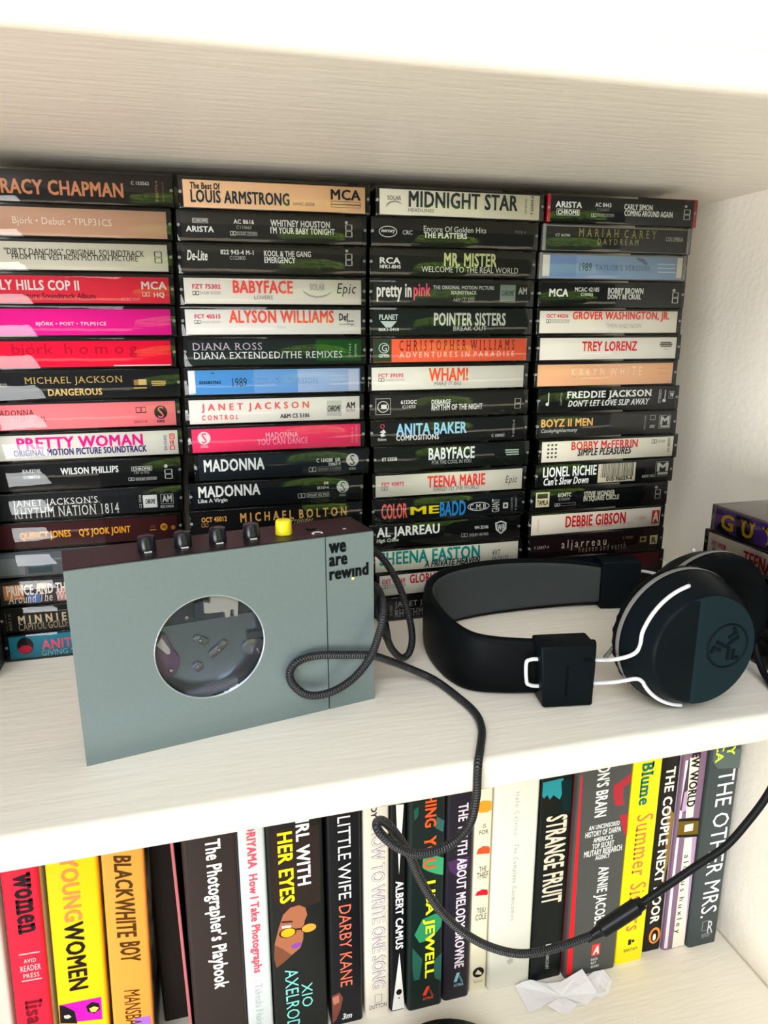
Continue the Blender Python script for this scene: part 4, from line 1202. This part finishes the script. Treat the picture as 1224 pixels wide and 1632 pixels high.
# round emblem
EX, EZ, er = NX + .0127, NZ + .0012, .0116
em = MB().tube([(EX + er*math.cos(2*math.pi*i/48), yp - .0001, EZ + er*math.sin(2*math.pi*i/48)) for i in range(48)], .00055, 8, True)
for k in range(3):
    a0 = R(120*k + 30)
    def rot(p): return (EX + p[0]*math.cos(a0) - p[1]*math.sin(a0), EZ + p[0]*math.sin(a0) + p[1]*math.cos(a0))
    for pts in ([(0, .0), (.0075, 0), (.0075, .0016), (.0010, .0016)], [(.0024, .0030), (.0078, .0030), (.0078, .0072), (.0062, .0072), (.0062, .0046), (.0024, .0046)]):
        em.prism([rot(p) for p in pts], yp - .0006, yp + .0004)
hobj(em, 'emblem', mat('emblem_dark', (.003, .006, .008), rough=.4, spec=.1), auto=True)
FX, FZ, FY = .2785, .0372, -.1195
s2 = cup((FX, FZ), FY, 1, False)
# wire yokes
def arc(cx_, cz_, y, r, a0, a1, k): return [(cx_ + r*math.cos(R(a0+(a1-a0)*i/k)), y, cz_ + r*math.sin(R(a0+(a1-a0)*i/k))) for i in range(k+1)]
loop_near = [(.1980,-.1305,.0240), (.172,-.1262,.0258), (.1665,-.1248,.0254), (.1648,-.1240,.0232), (.1654,-.1240,.0132), (.1670,-.1248,.0108), (.174,-.1264,.0101), (.1980,-.1310,.0106)]
up = [(.1980,-.1305,.0240), (.2040,-.1440,.0300), (.2095,-.1508,.0352), (.2118,-.1525,.0400)] + arc(NX, NZ, -.1530, .0336, 163, 104, 7) + [(NX - .0070, -.1500, NZ + .0310)]
lo = [(.1980,-.1310,.0106), (.2060,-.1430,.0165), (.2125,-.1505,.0212), (.2150,-.1528,.0205)] + arc(NX, NZ, -.1530, .0336, 214, 262, 7)
path = list(reversed(up)) + loop_near[1:-1] + lo
hobj(MB().tube(spline(path, 5), .00105, 10), 'wire_yoke', m_rod, smooth=True)
up2 = [(.2960,-.0110,.0235), (.3060,-.0180,.0260), (.3050,-.0500,.0320), (.2900,-.0850,.0420), (.2850,-.0985,.0600), (FX, -.1010, FZ + .0325)]
lo2 = [(.2960,-.0110,.0105), (.3060,-.0180,.0110), (.3050,-.0500,.0140), (.2900,-.0850,.0200), (.2850,-.0985,.0130), (FX, -.1010, FZ - .0325)]
path2 = list(reversed(up2)) + [(.2760,-.0062,.0200), (.2760,-.0062,.0140)] + lo2
hobj(MB().tube(spline(path2, 5), .00105, 10), 'wire_yoke', m_rod, smooth=True)
hobj(MB().rev([(0, .0017), (.0012, .0017)], (NX - .0060, -.1510, NZ + .0322), (.1, -1, .6), 14), 'hinge_pin', m_blackp)
hobj(MB().tube([(.2040,-.1350,.0265), (.2110,-.1340,.0330), (.2150,-.1335,.0345)], .0011, 8), 'hinge_arm', mat('dark_chrome', (.25, .25, .26), rough=.25, metal=.8))
hobj(MB().rev([(0, .0026), (.009, .0024), (.013, .0018)], (FX + .030, -.1150, FZ - .008), (1, -.2, -.15), 14), 'cable_entry', m_blackp, auto=True)

# ------------------------------------------------------------------ cable
m_cord = bpy.data.materials.new('braided_cord'); m_cord.use_nodes = True
nt = m_cord.node_tree; b = nt.nodes['Principled BSDF']; b.inputs['Roughness'].default_value = .38; b.inputs['Specular IOR Level'].default_value = .55
uvn = nt.nodes.new('ShaderNodeUVMap'); uvn.uv_map = 'UVMap'
sep = nt.nodes.new('ShaderNodeSeparateXYZ'); nt.links.new(uvn.outputs[0], sep.inputs[0])
def mth(op, a, b_=None, v=None):
    n_ = nt.nodes.new('ShaderNodeMath'); n_.operation = op; nt.links.new(a, n_.inputs[0])
    if b_ is not None: nt.links.new(b_, n_.inputs[1])
    if v is not None: n_.inputs[1].default_value = v
    return n_.outputs[0]
su = mth('MULTIPLY', sep.outputs[0], v=3.0); sv = mth('MULTIPLY', sep.outputs[1], v=760.0)
d1 = mth('SINE', mth('MULTIPLY', mth('ADD', su, sv), v=math.pi*2/1.0)); d2 = mth('SINE', mth('MULTIPLY', mth('SUBTRACT', su, sv), v=math.pi*2/1.0))
wv = mth('MAXIMUM', d1, d2)
rp_ = nt.nodes.new('ShaderNodeValToRGB'); rp_.color_ramp.elements[0].color = (.0025, .003, .004, 1); rp_.color_ramp.elements[1].color = (.012, .0135, .018, 1)
rp_.color_ramp.elements[0].position = .2; rp_.color_ramp.elements[1].position = .95
nt.links.new(wv, rp_.inputs[0]); nt.links.new(rp_.outputs[0], b.inputs['Base Color'])
bpn = nt.nodes.new('ShaderNodeBump'); bpn.inputs['Strength'].default_value = .6; bpn.inputs['Distance'].default_value = .0004
nt.links.new(wv, bpn.inputs['Height']); nt.links.new(bpn.outputs[0], b.inputs['Normal'])
def cord_mesh(pts, r, n=14):
    mb = MB().tube(pts, r, n); mb.f = mb.f[:-2]; mb.c = mb.c[:-2]
    me = bpy.data.meshes.new('cord'); me.from_pydata(mb.v, [], mb.f); me.materials.append(m_cord)
    uv = me.uv_layers.new(name='UVMap'); L = [0.]
    for i in range(1, len(pts)): L.append(L[-1] + (Vector(pts[i]) - Vector(pts[i-1])).length)
    li = 0
    for fi, f in enumerate(mb.f):
        i, k = divmod(fi, n)
        for a, bq in ((k, i), (k+1, i), (k+1, i+1), (k, i+1)):
            uv.data[li].uv = (a / n, L[min(bq, len(L)-1)]); li += 1
    for p in me.polygons: p.use_smooth = True
    return me
A = [(.0948,-.0915,.0430),(.0963,-.0900,.0387),(.0990,-.0862,.0290),(.1037,-.0800,.0185),(.1106,-.0750,.0102),(.1164,-.0710,.0108),(.1191,-.0680,.0191),(.1179,-.0630,.0330),(.1129,-.0560,.0505),(.1033,-.0520,.0659),(.088,-.050,.076),(.072,-.0545,.074),(.066,-.0600,.062),(.074,-.0600,.052),(.0870,-.0640,.0530),(.0945,-.0750,.0560),
     (.0950,-.0900,.0550),(.0930,-.1020,.0500),(.0893,-.1067,.0413),(.0839,-.1092,.0297),(.0744,-.1100,.0193),(.0621,-.1108,.0137),(.0507,-.1118,.0145),(.0436,-.1112,.0210),(.0423,-.1107,.0279),(.0467,-.1099,.0328),(.0566,-.1081,.0338),(.0717,-.1054,.0310),(.0853,-.1030,.0279),(.0945,-.1000,.0230),(.1090,-.0935,.0130),(.1245,-.0930,.0035),(.1314,-.1125,.0022),(.1342,-.1300,.0022),(.1319,-.1447,.0022),(.1250,-.1600,.0022),(.1205,-.1685,.0010),(.1190,-.1715,-.0045),
     (.1184,-.1725,-.0145),(.1158,-.1730,-.0270),(.1090,-.1735,-.0347),(.0987,-.1745,-.0378),(.0878,-.1758,-.0360),(.0783,-.1765,-.0289),(.0721,-.1758,-.0219),(.0708,-.1740,-.0182),(.0741,-.1720,-.0188),(.0797,-.1710,-.0262),(.0864,-.1705,-.0391),(.0930,-.1710,-.0563),(.1023,-.1720,-.0743),(.1160,-.1730,-.0907),(.1307,-.1740,-.1018),(.1459,-.1745,-.1083),(.1632,-.1745,-.1095),(.1846,-.1740,-.1074)]
B_ = [(.2115,-.1740,-.0945),(.2249,-.1740,-.0876),(.2427,-.1740,-.0784),(.2589,-.1740,-.0703),(.2708,-.1740,-.0581),(.2823,-.1735,-.0432),(.2900,-.1730,-.0250),(.2940,-.1715,-.0050),(.2965,-.1670,.0018),(.3010,-.1520,.0020),(.3060,-.1350,.0060),(.3110,-.1210,.0180),(.3180,-.1185,.0270)]
cb = thing('headphone_cable', 'dark braided cable looping over player and hanging past the shelf edge', 'cable', A[31])
def kobj(ob):
    ob.parent = cb; ob.location = -Vector(A[31]); return ob
kobj(link('cord', cord_mesh(spline(A, 10), .00205)))
kobj(MB().tube(spline(B_, 8), .0020, 12).obj('cord', mat('plain_cord', (.005, .0055, .007), rough=.45, spec=.2), smooth=True))
sa, sb = Vector(A[-1]), Vector(B_[0]); ax_ = (sb - sa)
kobj(MB().rev([(-.004, .0021), (0, .0024), (.004, .0031), (.005, .0042), (ax_.length - .003, .0042), (ax_.length - .002, .0034), (ax_.length + .001, .0030)], sa, ax_, 20).obj('splitter', m_blackp, auto=True))
px = Vector((-.0535 + .1445*math.cos(yaw) - .011*math.sin(yaw), -.1248 + .1445*math.sin(yaw) + .011*math.cos(yaw), .060))
kobj(MB().tube([px + Vector((-.003, 0, 0)), px + Vector((.0010, -.0002, 0)), px + Vector((.0034, -.0005, -.0015)), px + Vector((.0040, -.0015, -.006)), px + Vector((.0042, -.0025, -.013)), Vector(A[0])], [.0030, .0036, .0040, .0040, .0034, .0024], 14).obj('plug', m_blackp, smooth=True))
kobj(MB().tube([Vector(A[0]), Vector(A[1]), Vector(A[2])], [.0028, .0027, .0024], 12).obj('strain_relief', m_blackp, smooth=True))

# ------------------------------------------------------------------ small things
# torn scrap of paper lying before the books
def paper(outline, mid, seed):
    rn = random.Random(seed); n = len(outline); c = Vector(mid); rings = 4; vs = []
    for k in range(rings):
        s_ = 1 - k / rings
        for p in outline:
            q = c + (Vector(p) - c) * s_; vs.append((q.x, q.y, max(q.z, ZF + .0006) + rn.uniform(0, .0004) * (k > 0)))
    vs.append(tuple(c)); m_ = len(vs); fs = []
    for k in range(rings - 1):
        for i in range(n): j = (i + 1) % n; fs.append((k*n+i, k*n+j, (k+1)*n+j, (k+1)*n+i))
    for i in range(n): fs.append(((rings-1)*n+i, (rings-1)*n+(i+1) % n, m_-1))
    both = vs + [(x, y, z - .00025) for x, y, z in vs]
    f2 = fs + [tuple(reversed([i + m_ for i in f])) for f in fs] + [(i, i+m_, (i+1) % n + m_, (i+1) % n) for i in range(n)]
    return MB().add(both, f2)
m_pap = mat('torn_paper', (.84, .83, .84), rough=.8, spec=.1, bump=(200, .2, .001))
pw = thing('paper_scrap', 'torn white paper scrap lying on the lower shelf before the books', 'paper', (.235, -.064, ZF))
def ppart(mb, name):
    ob = mb.obj(name, m_pap, None); ob.parent = pw; ob.location = (-.235, .064, -ZF); return ob
ppart(paper([(.2065,-.0500,-.2800),(.2071,-.0611,-.2803),(.2074,-.0718,-.2803),(.2165,-.0722,-.2795),(.2215,-.0718,-.2780),(.2280,-.0768,-.2802),(.2340,-.0794,-.2803),(.2432,-.0762,-.2790),(.2503,-.0771,-.2802),(.2620,-.0718,-.2790),(.2608,-.0630,-.2760),(.2592,-.0546,-.2740),(.2508,-.0562,-.2750),(.2393,-.0580,-.2770),(.2289,-.0554,-.2780),(.2191,-.0506,-.2770),(.2125,-.0498,-.2780)], (.236, -.067, -.2798), 2), 'sheet')
ppart(paper([(.2591,-.0717,-.2803),(.2648,-.0742,-.2803),(.2706,-.0731,-.2800),(.2777,-.0656,-.2780),(.2762,-.0567,-.2770),(.2678,-.0558,-.2780),(.2617,-.0582,-.2785)], (.268, -.065, -.2801), 5), 'flap')
# round black case, only its back rim reaches into the picture
tin = thing('round_case', 'round black case with a silver rim on the lower shelf before the books', 'case', (.132, -.1220, ZF))
MB().rev([(0, .042), (.001, .0450), (.018, .0462), (.0195, .046)], (0, 0, 0), (0, 0, 1), 64).obj('base', m_blackp, tin, auto=True)
MB().rev([(.0194, .0461), (.0202, .0468), (.0210, .0461)], (0, 0, 0), (0, 0, 1), 64, False).obj('rim', mat('silver_rim', (.75, .75, .74), rough=.25, metal=.9), tin, smooth=True)
MB().rev([(.0195, .0460), (.0210, .0458), (.0228, .043), (.0240, .034), (.0246, .016), (.0247, .002)], (0, 0, 0), (0, 0, 1), 64).obj('lid', m_blackp, tin, auto=True)
# black box at the end of the cassette stacks
bx_ = thing('storage_box', 'black upright box standing beside the teal cassette', 'box', (-.137, .020, 0))
MB().box((-.0205, -.045, 0), (.0212, .048, .15)).obj('body', mat('black_card', (.010, .010, .013), rough=.5), bx_, bevel=.0012)
MB().box((-.0212, -.0458, .150), (.0219, .0488, .178)).obj('lid', mat('black_card'), bx_, bevel=.0012)

# ------------------------------------------------------------------ the shrub outside that the glossy cases mirror
sh = thing('garden_shrub', 'leafy green shrub in daylight that the cassette cases mirror', 'shrub', (1.45, -4.2, -1.0))
MB().tube([(0, 0, 0), (.03, .02, .35), (-.02, 0, .8), (.02, .03, 1.2)], [.05, .045, .035, .02], 8).obj('stem', mat('bark', (.12, .08, .05), rough=.8), sh, smooth=True)
lf = MB(); rn = random.Random(3)
for i in range(2600):
    while True:
        p = Vector((rn.uniform(-1, 1), rn.uniform(-1, 1), rn.uniform(-1, 1)))
        if .45 < p.length < 1: break
    p = Vector((p.x*.85, p.y*.5, 1.0 + p.z*.85)); d = Vector((rn.gauss(0, 1), rn.gauss(0, 1), rn.gauss(0, 1))).normalized(); e = d.orthogonal().normalized(); s_ = rn.uniform(.05, .09)
    lf.add([p - d*s_, p + e*s_*.45, p + d*s_, p - e*s_*.45], [(0, 1, 2, 3)])
fo = lf.obj('foliage', mat('leaf_green', (.22, .42, .05), rough=.5, noise=(6, (.36, .55, .10), .25)), sh); fo['kind'] = 'stuff'
